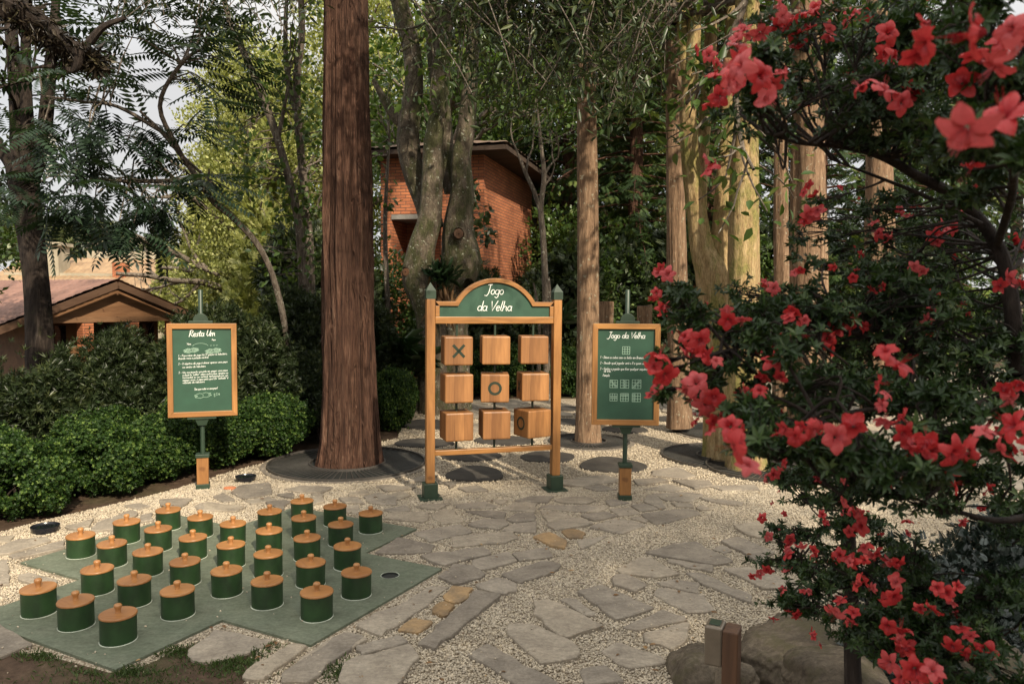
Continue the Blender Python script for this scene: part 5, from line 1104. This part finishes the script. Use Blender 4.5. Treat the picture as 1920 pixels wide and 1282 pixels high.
hl = [((-4.45, 5.55), 'low boxwood bush at the left edge, nearest the viewer', 1.02), ((-4.05, 6.1), 'glossy boxwood bush directly behind the black spotlight', .96), ((-4.7, 6.5), 'boxwood bush second from the left edge, set back', .98), ((-3.75, 6.85), 'boxwood bush halfway between left edge and left sign', .95), ((-3.45, 7.4), 'boxwood bush just left of the left sign base', .92),
      ((-3.1, 7.95), 'boxwood bush directly behind the left sign', .95), ((-2.75, 8.5), 'boxwood bush right of the left sign, beside the big grate', .98), ((-4.15, 7.4), 'boxwood bush in the second line behind the spotlight', 1.0), ((-3.5, 8.4), 'boxwood bush in the second line behind the left sign', .98)]
for k, ((x, y), lab, s) in enumerate(hl): put(bx1 if k % 2 == 0 else bx2, lab, x, y, s*.95, sz=s*(.92 if y < 8 else .95))
put(bx1, 'upright bright boxwood bush right of the big trunk', -1.62, 10.2, .72, sz=1.12); put(bx2, 'low boxwood bush behind the bush right of the big trunk', -1.75, 11.0, .8, sz=1.1)
for k, (x, y, s, lab) in enumerate(((-.75, 14.0, 1.15, 'clipped green bush seen between left post and left cubes'), (.1, 14.1, 1.25, 'clipped green bush seen behind the central cubes'), (.95, 14.2, 1.2, 'sunlit clipped bush just left of the slim trunk'), (1.9, 14.9, 1.2, 'sunlit bush behind the right sign'), (2.9, 15.4, 1.15, 'bright bush between right sign and golden trunks'))): put([bx2, bx1][k % 2], lab, x, y, s, sz=1.28)
pod1 = shrub_proto('podocarpus_shrub', 'x', 'shrub', [(0, 0, .8, .5, .5, .75), (.25, .1, 1.2, .35, .35, .5), (-.3, 0, .6, .4, .4, .5), (.1, -.3, .55, .4, .35, .5)], 15000, whorl(8, .9, .09, leaf1(.075)), .072, 'podo', 16, 'dark narrow-leaved shrubs behind the hedge', 53, -.15, up=.6, shell=.8)
pod2 = shrub_proto('podocarpus_shrub', 'x', 'shrub', [(0, 0, .7, .55, .5, .65), (-.2, .1, 1.15, .3, .35, .45), (.35, 0, .7, .4, .4, .55)], 14000, whorl(8, .9, .09, leaf1(.075)), .075, 'podo', 14, 'dark narrow-leaved shrubs behind the hedge', 54, -.1, up=.6, shell=.8)
pl_ = [(-5.6, 7.0, 1.0, 'dark shrub at the left edge of the picture behind the boxwood'), (-5.2, 8.2, 1., 'dark shrub right around the dark tree trunk'), (-4.6, 8.6, .98, 'dark shrub in front of the left part of the cabin'), (-4.35, 9.4, 1.1, 'dark pointed shrub under the cabin gable'), (-3.75, 9.0, 1.12, 'dark shrub just left of the left sign'), (-3.2, 9.5, 1.15, 'dark shrub behind the left sign board'), (-2.7, 9.9, 1.15, 'dark shrub between left sign and big trunk'), (-2.35, 9.3, .85, 'lower dark shrub close to the left side of the big trunk'), (-3.1, 10.8, 1.08, 'taller dark shrub in the second line left of the big trunk'), (-6.2, 9.2, 1.1, 'dark shrub far left in the second line'), (-2.2, 11.3, 1.05, 'dark shrub hidden behind the big trunk'), (-4.6, 10.6, 1.0, 'dark shrub deep behind the left sign')]
for k, (x, y, s, lab) in enumerate(pl_): put([pod1, pod2][k % 2], lab, x, y, s, sz=s*(1.0 if k not in (2, 3, 4) else .92))
# tall leafy background shrubs and small trees
und1 = shrub_proto('tall_shrub', 'x', 'shrub', [(0, 0, 1.3, .9, .8, 1.2), (.5, 0, 2.0, .6, .6, .8), (-.5, .2, 1.6, .6, .6, .9), (0, -.3, .7, .9, .6, .7)], 14000, leaf1(.28), .085, 'mid', 14, 'tall leafy shrubs behind the clearing', 55, -.4, shell=.8)
und2 = shrub_proto('tall_shrub', 'x', 'shrub', [(0, 0, 1.4, 1.0, .9, 1.3), (-.5, 0, 2.2, .6, .6, .8), (.6, .2, 1.4, .6, .7, 1.)], 9000, spray(8, .06), .22, 'podo', 14, 'tall leafy shrubs behind the clearing', 56, -.3, shell=.8)
ul = [(-3.2, 13.0, 1, 'leafy shrub behind the big trunk'), (-2.0, 14.0, 1.0, 'shrub under the brick niche'), (1.1, 16.3, 1., 'shrub filling the gap between tower and slim trunk'), (2.1, 16.4, 1.15, 'shrub behind the top of the right sign pole'), (3.2, 17, 1.2, 'dark shrub left of the golden trunks'), (4.6, 17.5, 1.25, 'dark shrub behind the forked golden trunk'), (6.2, 18.5, 1.3, 'dark shrub behind the fluted trunk'), (8.2, 19.5, 1.3, 'dark shrub behind the farthest right trunk'), (10.5, 21, 1.4, 'dark shrub far right behind the azalea'), (13, 23, 1.5, 'last dark shrub towards the right edge'),
      (-3.9, 15.2, .85, 'leafy shrub left of the brick tower'), (1.9, 18.2, 1.5, 'second dark shrub right of the tower'), (.1, 21.5, 1.3, 'shrub behind the tower corner'), (-1.0, 14.6, .8, 'low shrub at the foot of the tower'), (.4, 15.6, .75, 'low shrub behind the arched header')]
for k, (x, y, s, lab) in enumerate(ul): put([und2, und1][k % 2 if k < 12 else 0], lab, x, y, s)
# strap leaf plants
def strap(lab, px, py, y, n, size, seed):
    rg_ = np.random.default_rng(seed); c = P(px, py, y); pos = np.repeat(c[None], n, 0)+rg_.normal(0, .05, (n, 3)); c[2] = c[2]; a = rg_.random(n)*6.28; ax = np.stack([np.cos(a), np.sin(a), .25+1.1*rg_.random(n)], 1)
    V, Q, rn = scatter(leaf2(.055, .02, .3), pos, ax, np.tile([0, 0, 1.], (n, 1)), size*(.6+.5*rg_.random(n)), rg_); tag(leafobj('strap_leaf_plant', (V, Q, rn), M['strap'], None), lab, 'plant', 'clumps of long strap leaves')
strap('dark clump of long arching leaves right of the big trunk at shrub height', 745, 660, 11.2, 80, .5, 61); strap('second clump of arching leaves left of the cube frame post', 775, 690, 11.6, 80, .6, 62); strap('clump of narrow leaves right of the arched header', 1055, 600, 13.2, 70, .5, 64)
for k, (px, w, lab, yt) in enumerate(((1135, 30, 'upright grey log post seen left above the right sign', 566), (1207, 26, 'upright brown log post seen right above the right sign', 574), (1218, 9, 'pale squared stake beside the brown log post', 572))):
    c = P(px, 600, 10.8); zt_ = P(px, yt, 10.8)[2]; t = thing('log_post', lab, 'post', (c[0], c[1], 0)); m_ = MB(); bark_tube(m_, np.array([(c[0], c[1], z) for z in np.linspace(0, zt_, 12)]), np.full(12, w*.5*10.8/F), 24, .06, 70+k, .02); m_.build('log', M['bark_pine'], t, True, world=True)
    MB().lathe([(w*.5*10.8/F, zt_-.002), (w*.47*10.8/F, zt_+.006), (.003, zt_+.007)], 20, (c[0], c[1], 0)).build('cut_end', M['oldwood'], t, world=True)

# --- background trees
def crown_proto(name, cat, kind, seed, group):
    rg_ = np.random.default_rng(seed); t = thing(name, 'x', cat, (0, 0, 0), 0, group); m_ = MB(); tips = []
    if kind == 'conifer':
        H = 13; m_.tube([(0, 0, 0), (.1, 0, 5), (0, .1, H)], [.24, .17, .03], 14, .05); fp, fa, fs = [], [], []
        for k in range(120):
            z = .8+(H-1.2)*(k/120)**.9; a = k*2.4+rg_.random(); L = (3.0*(1-z/H)**.7+.35)*rg_.uniform(.7, 1.1); d = np.array([math.cos(a), math.sin(a), 0])
            pts = [np.array([0, 0, z])+d*L*s+np.array([0, 0, .12*L*s-.42*L*s*s]) for s in np.linspace(0, 1, 6)]; m_.tube(pts, [.03, .006], 4)
            for s in np.linspace(.15, 1, 26):
                q = np.array([0, 0, z])+d*L*s+np.array([0, 0, .12*L*s-.42*L*s*s]); fp.append(q+rg_.normal(0, .1, 3)); e = np.array([-d[1], d[0], 0])*rg_.choice([-1, 1]); fa.append(d*.6+e*.8+np.array([0, 0, -.45])+rdir(rg_, 1)[0]*.3); fs.append(rg_.uniform(.3, .6)*(1.1-.5*s))
        m_.build('trunk', M['bark_red'], t, True); fp = np.array(fp); leafobj('crown', scatter(spray(11, .045), fp, np.array(fa), np.array([0, 0, 1.])+rdir(rg_, len(fp))*.3, np.array(fs), rg_), M['conif'], t)
    elif kind in ('lime', 'mid', 'dark'):
        H = 11; 
        for k in range(7): grow(rg_, (0, 0, 2+.5*k), rdir(rg_, 1)[0]+np.array([0, 0, 1.1]), 4.2, .14, 2, m_, tips, 4, .3)
        m_.tube([(0, 0, 0), (.15, 0, 3), (0, .1, 7)], [.26, .2, .1], 14, .08); m_.build('trunk', M['bark_grey'], t, True)
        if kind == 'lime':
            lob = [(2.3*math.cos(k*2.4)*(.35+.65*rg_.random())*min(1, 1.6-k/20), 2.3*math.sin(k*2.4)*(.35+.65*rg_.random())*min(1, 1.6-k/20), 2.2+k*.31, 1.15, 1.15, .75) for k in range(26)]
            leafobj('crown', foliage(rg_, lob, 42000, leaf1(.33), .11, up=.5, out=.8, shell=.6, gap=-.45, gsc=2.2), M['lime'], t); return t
        leafobj('crown', tipleaves(rg_, tips, 26, leaf1(.3), .15, .55), M[{'lime': 'lime', 'mid': 'mid', 'dark': 'podo'}[kind]], t)
    elif kind == 'cypress':
        m_.tube([(0, 0, 0), (0, 0, 5.5)], [.15, .03], 10); m_.build('trunk', M['bark_grey'], t, True)
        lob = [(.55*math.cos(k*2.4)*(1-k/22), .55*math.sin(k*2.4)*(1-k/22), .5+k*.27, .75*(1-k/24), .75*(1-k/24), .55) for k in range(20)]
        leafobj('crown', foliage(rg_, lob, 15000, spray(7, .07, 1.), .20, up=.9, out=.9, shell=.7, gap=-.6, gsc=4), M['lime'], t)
    elif kind == 'araucaria':
        m_.tube([(0, 0, 0), (0, 0, 11)], [.3, .14], 10); fp = []
        for z, R_2 in ((8.2, 3.8), (9.3, 4.6), (10.3, 4.4), (11.2, 3.2)):
            for k in range(11):
                a = k*2*math.pi/11+z; d = np.array([math.cos(a), math.sin(a), 0]); pts = [np.array([0, 0, z-.6])+d*R_2*s+np.array([0, 0, 1.1*s*s]) for s in np.linspace(0, 1, 6)]; m_.tube(pts, [.07, .02], 5)
                for q in pts[2:]: fp += list(q+rg_.normal(0, .32, (34, 3))*(1, 1, .55))
        m_.build('trunk', M['bark_dark'], t, True); fp = np.array(fp); leafobj('crown', scatter(spray(8, .08), fp, rdir(rg_, len(fp))+np.array([0, 0, .5]), rdir(rg_, len(fp)), np.full(len(fp), .5), rg_), M['aral'], t)
    return t
con1 = crown_proto('conifer_tree', 'tree', 'conifer', 71, 'dark conifers of the background wood'); con2 = crown_proto('conifer_tree', 'tree', 'conifer', 72, 'dark conifers of the background wood')
lim = crown_proto('sunlit_tree', 'tree', 'lime', 73, 'yellow-green sunlit trees'); mid = crown_proto('leafy_tree', 'tree', 'mid', 74, 'leafy green background trees'); cyp = crown_proto('cypress_tree', 'tree', 'cypress', 75, 'soft yellow-green cypresses beyond the cabin'); ara = crown_proto('araucaria_tree', 'tree', 'araucaria', 76, 'umbrella-shaped araucarias')
for k, (x, y, s, lab) in enumerate(((3.0, 18.5, 1, 'dark conifer directly right of the slim straight trunk'), (5.2, 20, 1.1, 'dark conifer left of the golden trunks'), (1.6, 22, 1.1, 'dark conifer behind the right edge of the tower roof'), (7.6, 19, 1, 'dark conifer behind the forked golden trunk'), (10.5, 22, 1.1, 'dark conifer behind the fluted trunk'), (3.8, 25, 1.3, 'taller dark conifer in the second line behind the right sign'), (14.0, 24, 1.1, 'dark conifer behind the azalea branches, far right'), (8, 28, 1.4, 'tall dark conifer farther back behind the golden trunks'), (-1.2, 25, 1.2, 'conifer above the tower roof'))): put([con1, con2][k % 2], lab, x, y, s)
for k, (x, y, s, lab) in enumerate(((-7.7, 22.2, .86, 'yellow-green tree right behind the leaning saplings'), (-4.6, 24, 1.15, 'yellow-green tree between big trunk and mossy tree'), (-1.5, 30, 1.3, 'pale sunlit tree behind the mossy stems'), (-8.3, 26, 1.0, 'broad yellow-green tree top left of the big trunk'), (-12, 34, .95, 'yellow-green tree behind the left branch of fronds'), (5.5, 36, 1.3, 'sunlit tree deep behind the conifers'))): put(lim, lab, x, y, s)
for k, (x, y, s, lab) in enumerate(((1., 26, 1.1, 'leafy tree above the tower eave'), (-2.6, 20.5, 1.05, 'leafy tree rising behind the tower'), (20, 30, 1.2, 'leafy tree at the right edge far behind the azalea'), (-13.5, 14, .9, 'leafy tree at the far left edge'))): put(mid, lab, x, y, s)
for k, (x, y, s, lab) in enumerate(((-9.2, 24.5, 1.1, 'cypress just right of the cabin gable'), (-7.6, 22.5, 1.05, 'cypress behind the left sign pole'), (-11.2, 28, 1.15, 'cypress behind the top of the cabin roof'), (-6.6, 20.5, 1.1, 'cypress nearest the leaning saplings'), (-13.2, 32, 1.1, 'smaller cypress left behind the cabin ridge'), (-9.0, 29, 1.5, 'tallest cypress, behind its two neighbours'), (-16.5, 36, .8, 'dark little cypress in front of the cream villa'))): put(cyp, lab, x, y, s, sz=s*1.0)
for k, (x, y, s, lab) in enumerate(((-43, 75, 1.0, 'araucaria right of the dark trunk above the villa'), (-56, 82, 1.15, 'araucaria at the left edge behind the dark trunk'), (-31, 68, .8, 'araucaria hidden behind the feathery fronds'))): put(ara, lab, x, y, s, z=-3.)
# distant wooded hill
rg = np.random.default_rng(77); n = 26000; x = rg.uniform(-330, 260, n); y = 230+rg.uniform(-30, 60, n); z = -12+22*rg.random(n)**.5*(.75+.25*np.sin(x*.021+1))
tag(leafobj('far_woods', scatter(leaf1(.8), np.stack([x, y, z], 1), rdir(rg, n)+np.array([0, 0, 1.]), rdir(rg, n)+np.array([0, -1., 0]), 3.5+3*rg.random(n), rg), M['mid'], None), 'distant low line of woods on the horizon', 'woods', kind='stuff')

# grass tufts by the dirt
rg = np.random.default_rng(80); n = 9000; q = []
for (px, py, sx, sy, k) in ((430, 1245, 90, 28, 2200), (220, 1262, 90, 12, 1300), (90, 1232, 70, 14, 900), (330, 1225, 60, 14, 900), (470, 1215, 50, 12, 900), (650, 1262, 60, 25, 1300), (240, 1285, 200, 22, 700)):
    for _ in range(k//2):
        a = G(px+rg.normal(0, sx*.5), py+rg.normal(0, sy*.5)); q.append(a)
q = np.array(q); q = q[~inpoly(q[:, :2], crossw)]; ok = np.ones(len(q), bool)
for s_ in stones[:]:
    if np.mean(s_, 0)[1] < 5: ok &= ~inpoly(q[:, :2], s_)
q = q[ok]; n = len(q); q[:, 2] = .006
tag(leafobj('grass', scatter(leaf2(.08, .02, .25), q, rdir(rg, n)*.9+np.array([0, 0, .8]), rdir(rg, n), .012+.022*rg.random(n), rg), M['grass'], None), 'sparse short grass and weeds along the edge of the green board', 'grass', kind='stuff')

# ------------------------------------------------------------------ azaleas in the foreground
def petalflower(seed):
    rg_ = np.random.default_rng(seed); V = []; Q = []; Rn = []; op = rg_.uniform(.55, 1.25); wilt = rg_.uniform(.6, 1.5)
    for k in range(5):
        a0 = 2*math.pi*k/5+rg_.normal(0, .09); nl, nw = 9, 8; b = len(V); tw = rg_.normal(0, .22); cv_ = rg_.uniform(.8, 1.25); bend = rg_.uniform(.1, .42)*wilt; ln = rg_.uniform(.88, 1.1); ph = rg_.random(3)*6.28; wd = rg_.uniform(.85, 1.1)
        for i in range(nl+1):
            t = i/nl; w = wd*(.05+.200*max(0, math.sin(math.pi*min(1, t**1.25*.94+.02)))**.72)
            rad = (.05+.62*t**(1.0+.45*op))*ln; zz = .46*(1-math.exp(-2.8*t*op))*cv_-bend*t**3
            for j in range(nw+1):
                s = (j/nw-.5)*2; ruf = .028*math.sin(s*9+ph[0]+t*6)*t+.022*math.sin(t*17+ph[1])*abs(s)**1.5*t
                x = rad-.05*s*s*t; yv = w*s; z = zz-.10*abs(s)**.8*math.sin(math.pi*t)*(.4+.6*t)+ruf+.05*abs(s)*(1-t)+tw*s*t*.25
                V.append((x*math.cos(a0)-yv*math.sin(a0), z, x*math.sin(a0)+yv*math.cos(a0)))
        for i in range(nl):
            for j in range(nw):
                Q.append((b+i*(nw+1)+j, b+(i+1)*(nw+1)+j, b+(i+1)*(nw+1)+j+1, b+i*(nw+1)+j+1)); s = abs((j+.5)/nw-.5)
                Rn.append(min(1, max(0, .10+.75*(i/nl)+.5*s*(i/nl)-(.25 if k == 0 and i < 6 and rg_.random() < .5 else 0)+rg_.normal(0, .05))))
    for k in range(7):
        a = k*.9+.3; b = len(V); r = .10+.03*rg_.random(); L = rg_.uniform(.5, .75)*(1.25 if k == 0 else 1)
        for t in (0, .5, 1): c = np.array([r*t*math.cos(a), .1+L*t, r*t*math.sin(a)+.14*t*t]); V += [tuple(c+(.010, 0, 0)), tuple(c-(.010, 0, 0))]
        Q += [(b, b+1, b+3, b+2), (b+2, b+3, b+5, b+4)]; Rn += [.9, .1]
    me = np_mesh('flower', np.array(V), np.array(Q), Rn); me.materials.append(M['petal']); me.polygons.foreach_set('use_smooth', [True]*len(me.polygons)); return me
FM = [petalflower(s) for s in range(1, 9)]
rg = np.random.default_rng(90)
FL = [(1815,235,130),(1885,225,120),(1850,60,125),(1905,70,110),(1880,110,95),(1840,120,80),(1745,75,95),(1650,180,72),(1650,100,60),(1715,160,50),(1395,125,80),(1420,145,75),(1385,95,60),(1375,150,60),(1450,150,50),(1330,105,40),(1350,180,50),(1425,60,50),(1455,40,50),(1480,55,50),(1510,45,45),(1560,50,40),(1600,30,40),(1470,10,50),(1530,20,40),
(1335,325,50),(1520,400,45),(1525,360,35),(1255,515,42),(1230,550,30),(1250,595,40),(1365,598,48),(1565,578,48),(1607,612,50),(1490,615,55),(1485,590,45),(1550,635,50),(1310,635,60),(1325,665,45),(1300,650,40),(1745,600,40),(1448,683,52),(1675,692,80),(1245,700,65),(1235,725,40),(1305,720,65),(1320,755,60),(1425,735,45),(1885,740,55),(1390,830,92),(1370,800,60),(1330,790,45),(1350,775,35),(1565,820,75),(1500,820,55),(1475,800,45),(1525,800,45),(1690,810,60),(1735,830,72),(1780,845,78),(1830,840,75),(1790,880,60),(1905,800,80),(1905,840,60),(1655,760,35),
(1585,940,30),(1620,985,50),(1610,960,35),(1700,980,30),(1440,1005,25),(1440,1065,30),(1480,1010,30),(1500,1020,30),(1530,1030,30),(1565,1045,30),(1600,1050,40),(1625,1030,40),(1670,1050,42),(1615,1095,45),(1480,1045,35),(1425,1075,25),(1470,1110,20),(1505,1110,20),(1450,1155,25),(1490,1150,30),(1565,1140,50),(1600,1150,35),(1670,1115,52),(1755,1135,50),(1775,1110,40),(1690,1190,58),(1700,1215,50),(1785,1205,50),(1850,1215,55),(1715,1250,72),(1670,1240,55),(1520,1180,20),(1725,1275,50),(1650,440,35),(1720,385,30),(1750,440,40),(1780,430,35),(1715,500,30),(1500,505,25),(1450,540,35),(1610,480,30),(1900,520,45),(1905,450,40),(1640,540,30),
(1700,400,28),(1640,420,28),(1600,520,26),(1560,500,24),(1740,545,28),(1810,400,28),(1860,470,30),(1430,970,26),(1450,890,30),(1475,870,26),(1860,915,30),(1585,900,26),(1545,965,24),(1670,905,26)]
def ydist(size): return .070*F/size
azt = {}
def azalea(name, lab, base):
    return thing(name, lab, 'azalea', base, 0, None)
A1 = azalea('azalea_bush', 'large coral-flowered azalea filling the right side, nearest the viewer', (2.35, 1.9, 0))
A2 = azalea('azalea_bush', 'lower coral azalea beneath the large one, above the boulders at bottom right', (1.75, 2.75, 0))
LB_ = [(0, 1640,110,270,90,1.9,.30,330),(0, 1420,150,70,50,1.45,.12,70),(0, 1620,190,230,60,1.7,.25,230),(0, 1850,150,110,160,1.25,.2,170),(0, 1880,230,90,90,.95,.12,50),(0, 1540,570,200,80,2.0,.25,250),(0, 1760,480,180,110,2.4,.3,260),(0, 1560,440,120,60,2.5,.3,60),(0, 1720,620,230,120,2.0,.3,420),(0, 1400,660,120,80,1.6,.15,130),(0, 1320,650,70,110,1.6,.12,60),
 (0, 1560,740,260,60,1.7,.2,300),(0, 1480,830,150,50,1.35,.12,130),(0, 1600,840,190,45,1.35,.14,150),(0, 1800,800,150,70,1.45,.15,120),(0, 1780,900,160,60,1.9,.2,110),(0, 1265,560,40,50,1.9,.1,22),(0, 1240,700,28,40,1.6,.06,10),(0, 1380,760,90,60,1.55,.1,60),(0, 1420,600,100,60,1.9,.15,80),(0, 1880,620,80,160,2.4,.3,110),(0, 1850,700,100,60,1.9,.2,110),(0, 1700,905,180,50,1.9,.2,150),(0, 1550,905,120,40,2.0,.15,80),(0, 1860,970,90,40,2.3,.15,60),(0, 1850,330,90,60,1.5,.2,80),(0, 1760,280,130,50,1.8,.2,90),(0, 1850,420,100,60,2.4,.25,90),(0, 1640,380,120,50,2.3,.2,50),
 (1, 1480,900,70,40,2.9,.15,60),(1, 1560,950,120,50,2.7,.2,110),(1, 1490,1035,90,50,2.8,.15,100),(1, 1600,1050,110,80,2.5,.2,190),(1, 1700,1100,130,90,2.1,.2,200),(1, 1530,1140,110,50,2.5,.15,100),(1, 1690,1200,110,80,1.9,.15,180),(1, 1820,1220,110,70,1.7,.15,150),(1, 1850,1120,90,50,1.9,.15,90),(1, 1600,1150,80,50,2.1,.1,70)]
for ai, A in enumerate((A1, A2)):
    base = np.array(A.location); m_ = MB(); LP, LA, LSZ = [], [], []
    lob = [l for l in LB_ if l[0] == ai]
    if ai == 0:
        hub = P(1905, 700, 2.0); trunk = smoothpath([base, base*.5+hub*.5+(.08, .05, 0), hub], 5); m_.tube(trunk, [.05, .04, .03], 12, .1)
        mains = [([(1905, 700), (1895, 560), (1870, 460), (1800, 375), (1720, 330), (1650, 292), (1580, 275), (1500, 268), (1440, 250)], [2., 2., 2., 1.95, 1.9, 1.85, 1.8, 1.75, 1.7], [34, 30, 26, 22, 18, 14, 10, 7, 4]), ([(1870, 460), (1900, 350), (1880, 240)], [2, 1.5, 1.2], [20, 14, 8]), ([(1840, 420), (1740, 370), (1640, 330), (1560, 300)], 1.9, [9, 8, 6, 3]),
                 ([(1905, 660), (1800, 640), (1680, 640), (1560, 620), (1440, 640), (1350, 660)], [2., 2., 1.95, 1.85, 1.7, 1.6], [16, 13, 10, 8, 6, 3]), ([(1905, 720), (1820, 760), (1700, 760), (1560, 780), (1450, 815)], [2., 1.8, 1.65, 1.5, 1.4], [16, 13, 10, 7, 4]), ([(1920, 790), (1850, 815), (1760, 800), (1680, 790)], [1.8, 1.6, 1.5, 1.5], [12, 9, 7, 4]), ([(1960, 960), (1880, 975), (1800, 960), (1700, 930)], [2.2, 2.1, 2., 2.], [16, 12, 8, 4])]
    else:
        mains = [([(1600, 1290), (1596, 1180), (1594, 1080), (1590, 1000), (1588, 930)], [2.8, 2.8, 2.8, 2.8, 2.8], [34, 30, 30, 28, 22]), ([(1780, 1330), (1740, 1240), (1690, 1160), (1620, 1090)], [2.6, 2.4, 2.3, 2.4], [18, 14, 10, 5]), ([(1700, 1300), (1650, 1200), (1560, 1120), (1500, 1050)], [2.7, 2.6, 2.6, 2.7], [14, 11, 8, 4])]
    an = []
    for pa, y, w in mains: s_, r_ = trunk_px(pa, y, w); m_.tube(s_, r_, 10, .1, 5); an.append(s_)
    if ai == 1: m_.tube([P(1600, 1290, 2.8), P(1600, 1400, 2.8)*np.array([1, 1, 0])], [.034, .04], 10)
    an = np.vstack(an)
    for (_, px, py, rx, ry, d, dr, n) in lob:
        c = P(px, py, d); X = rx*d/F; Z = ry*d/F; ns = max(3, n//12)
        a = an[np.argmin(np.linalg.norm(an-c, axis=1))]; subs = []
        for k in range(ns):
            q = c+rdir(rg, 1)[0]*rg.random()**.4*np.array([X, dr, Z]); b0 = an[np.argmin(np.linalg.norm(an-q, axis=1)+rg.random(len(an))*.15)]
            mid = (b0+q)/2+rg.normal(0, .03, 3); path = smoothpath([b0, mid, q], 4); m_.tube(path, [.0045, .003, .0018], 5, .0)
            for j in range(11):
                tq = q+rdir(rg, 1)[0]*rg.random()**.5*np.array([X, dr, Z])*.42; m_.tube([path[-3 if j % 2 else -1], (path[-1]+tq)/2+rg.normal(0, .01, 3), tq], [.0022, .0016, .0012], 3)
                dd = tq-q; dd /= np.linalg.norm(dd)+1e-6; LP.append(tq); LA.append(dd*.7+np.array([0, -.2, .5])+rdir(rg, 1)[0]*.5); LSZ.append(rg.uniform(.016, .029))
                LP.append(tq-dd*.012); LA.append(dd*.5+rdir(rg, 1)[0]); LSZ.append(rg.uniform(.014, .023))
                if j % 3 == 0: LP.append((path[-1]+tq)/2); LA.append(rdir(rg, 1)[0]); LSZ.append(rg.uniform(.018, .03))
    m_.build('branches', M['bark_dark'], A, True, world=True); LP = np.array(LP); LA = np.array(LA)
    azt[ai] = (an, m_)
    V, Q, rn = scatter(whorl(6, .45, .22, leaf2(.18, .05, .2)), LP, LA, rdir(rg, len(LP)), np.array(LSZ), rg)
    A['_l'] = 1; del A['_l']; A_leaves = leafobj('leaves', (V, Q, rn), M['azal'], A, True)
FL.sort(key=lambda f: -f[2]); restf = [[], []]
for k, (px, py, s) in enumerate(FL):
    ai = 0 if py < 900 else 1; A = (A1, A2)[ai]; y = min(ydist(s)*.95, 2.9 if py > 900 else 2.3); y = min(y, min([l[5]-l[6]*.6 for l in LB_ if abs(l[1]-px) < l[3] and abs(l[2]-py) < l[4]] or [9])); q = P(px, py, y); size = s*y/F/1.55
    face = CAMP-q; face /= np.linalg.norm(face); dirn = face*.55+rdir(rg, 1)[0]*.9+np.array([-.25, 0, -.05]); dirn /= np.linalg.norm(dirn)
    ori = Vector(dirn).to_track_quat('Y', 'Z').to_matrix().to_4x4() @ Matrix.Rotation(rg.random()*6.28, 4, 'Y')
    Mx = Matrix.Translation([float(v) for v in q]) @ ori @ Matrix.Scale(float(size), 4)
    if len([1 for _ in range(1)]) and k < 190:
        o = bpy.data.objects.new('flower', FM[(k*5) % 8]); COL.objects.link(o); o.parent = A; o.matrix_parent_inverse = Matrix.Translation(A.location).inverted(); o.matrix_basis = Mx
    for rep_ in range(2 if 34 < s < 100 else (1 if s < 110 and k % 2 else 0)):      # further blooms of the same truss
        o = bpy.data.objects.new('flower', FM[(k*3+2) % 8]); COL.objects.link(o); o.parent = A; o.matrix_parent_inverse = Matrix.Translation(A.location).inverted()
        dr2 = face*.2+rdir(rg, 1)[0]; q2 = q+rdir(rg, 1)[0]*size*.85+face*-.012
        o.matrix_basis = Matrix.Translation([float(v) for v in q2]) @ Vector(dr2).to_track_quat('Y', 'Z').to_matrix().to_4x4() @ Matrix.Rotation(rg.random()*6.28, 4, 'Y') @ Matrix.Scale(float(size*rg.uniform(.6, .95)), 4)
# small further blossoms and buds, too many to count
for ai, A in enumerate((A1, A2)):
    pts = []; lob = [l for l in LB_ if l[0] == ai]; Vs, Qs, Rs, nn = [], [], [], 0
    tv = np.array([v.co[:] for v in FM[1].vertices]); tq = np.array([p.vertices[:] for p in FM[1].polygons]); trn = np.zeros(len(tq)); FM[1].attributes['rnd'].data.foreach_get('value', trn)
    for k in range(70 if ai == 0 else 40):
        l = lob[rg.integers(len(lob))]; d = l[5]+l[6]*rg.uniform(.2, 1.1); q = P(l[1]+rg.normal(0, .55)*l[3], l[2]+rg.normal(0, .55)*l[4], d); sz = rg.uniform(.014, .030); Rm = np.array(Matrix.Rotation(rg.random()*6, 3, 'X') @ Matrix.Rotation(rg.random()*6, 3, 'Z')); sq = np.array([1, 1.3, 1]) if k % 3 else np.array([.35, 1.3, .35])
        Vs.append((tv*sq)@Rm*sz+q); Qs.append(tq+nn); Rs.append(trn*rg.uniform(.3, .9)); nn += len(tv)
    o = leafobj('small_blossoms', (np.vstack(Vs), np.vstack(Qs), np.concatenate(Rs)), M['petal'], A, True); o['kind'] = 'stuff'
# dark ground shrub behind, and bright leaves at the lower right
cr1 = shrub_proto('creeping_shrub', 'x', 'shrub', [(0, 0, .22, .5, .45, .25), (.4, .1, .3, .4, .4, .28), (-.35, .1, .2, .35, .35, .22), (.1, -.3, .15, .5, .25, .2)], 9000, spray(8, .09), .055, 'blueleaf', 12, 'low dark shrubs with tiny bluish leaves', 83, -.4, shell=.7)
put(cr1, 'low dark shrub with tiny bluish leaves at the right, above the bottom flowers', 2.45, 3.75, 1.15, sz=1.3); put(cr1, 'bluish small-leaved shrub cut by the right edge', 3.3, 3.9, 1.2, sz=1.5); put(cr1, 'bluish shrub hidden behind the flowers in the lower right', 1.95, 3.3, .8)
# shade trees standing behind the photographer
sh = crown_proto('shade_tree', 'tree', 'mid', 99, 'trees behind the viewpoint')
for k, (x, y, s, lab) in enumerate(((5.2, -3.6, 1, 'leafy shade tree behind the viewer to the right'), (10.5, -2.5, 1.0, 'second leafy shade tree farther right behind the viewer'))): put(sh, lab, x, y, s, z=0)
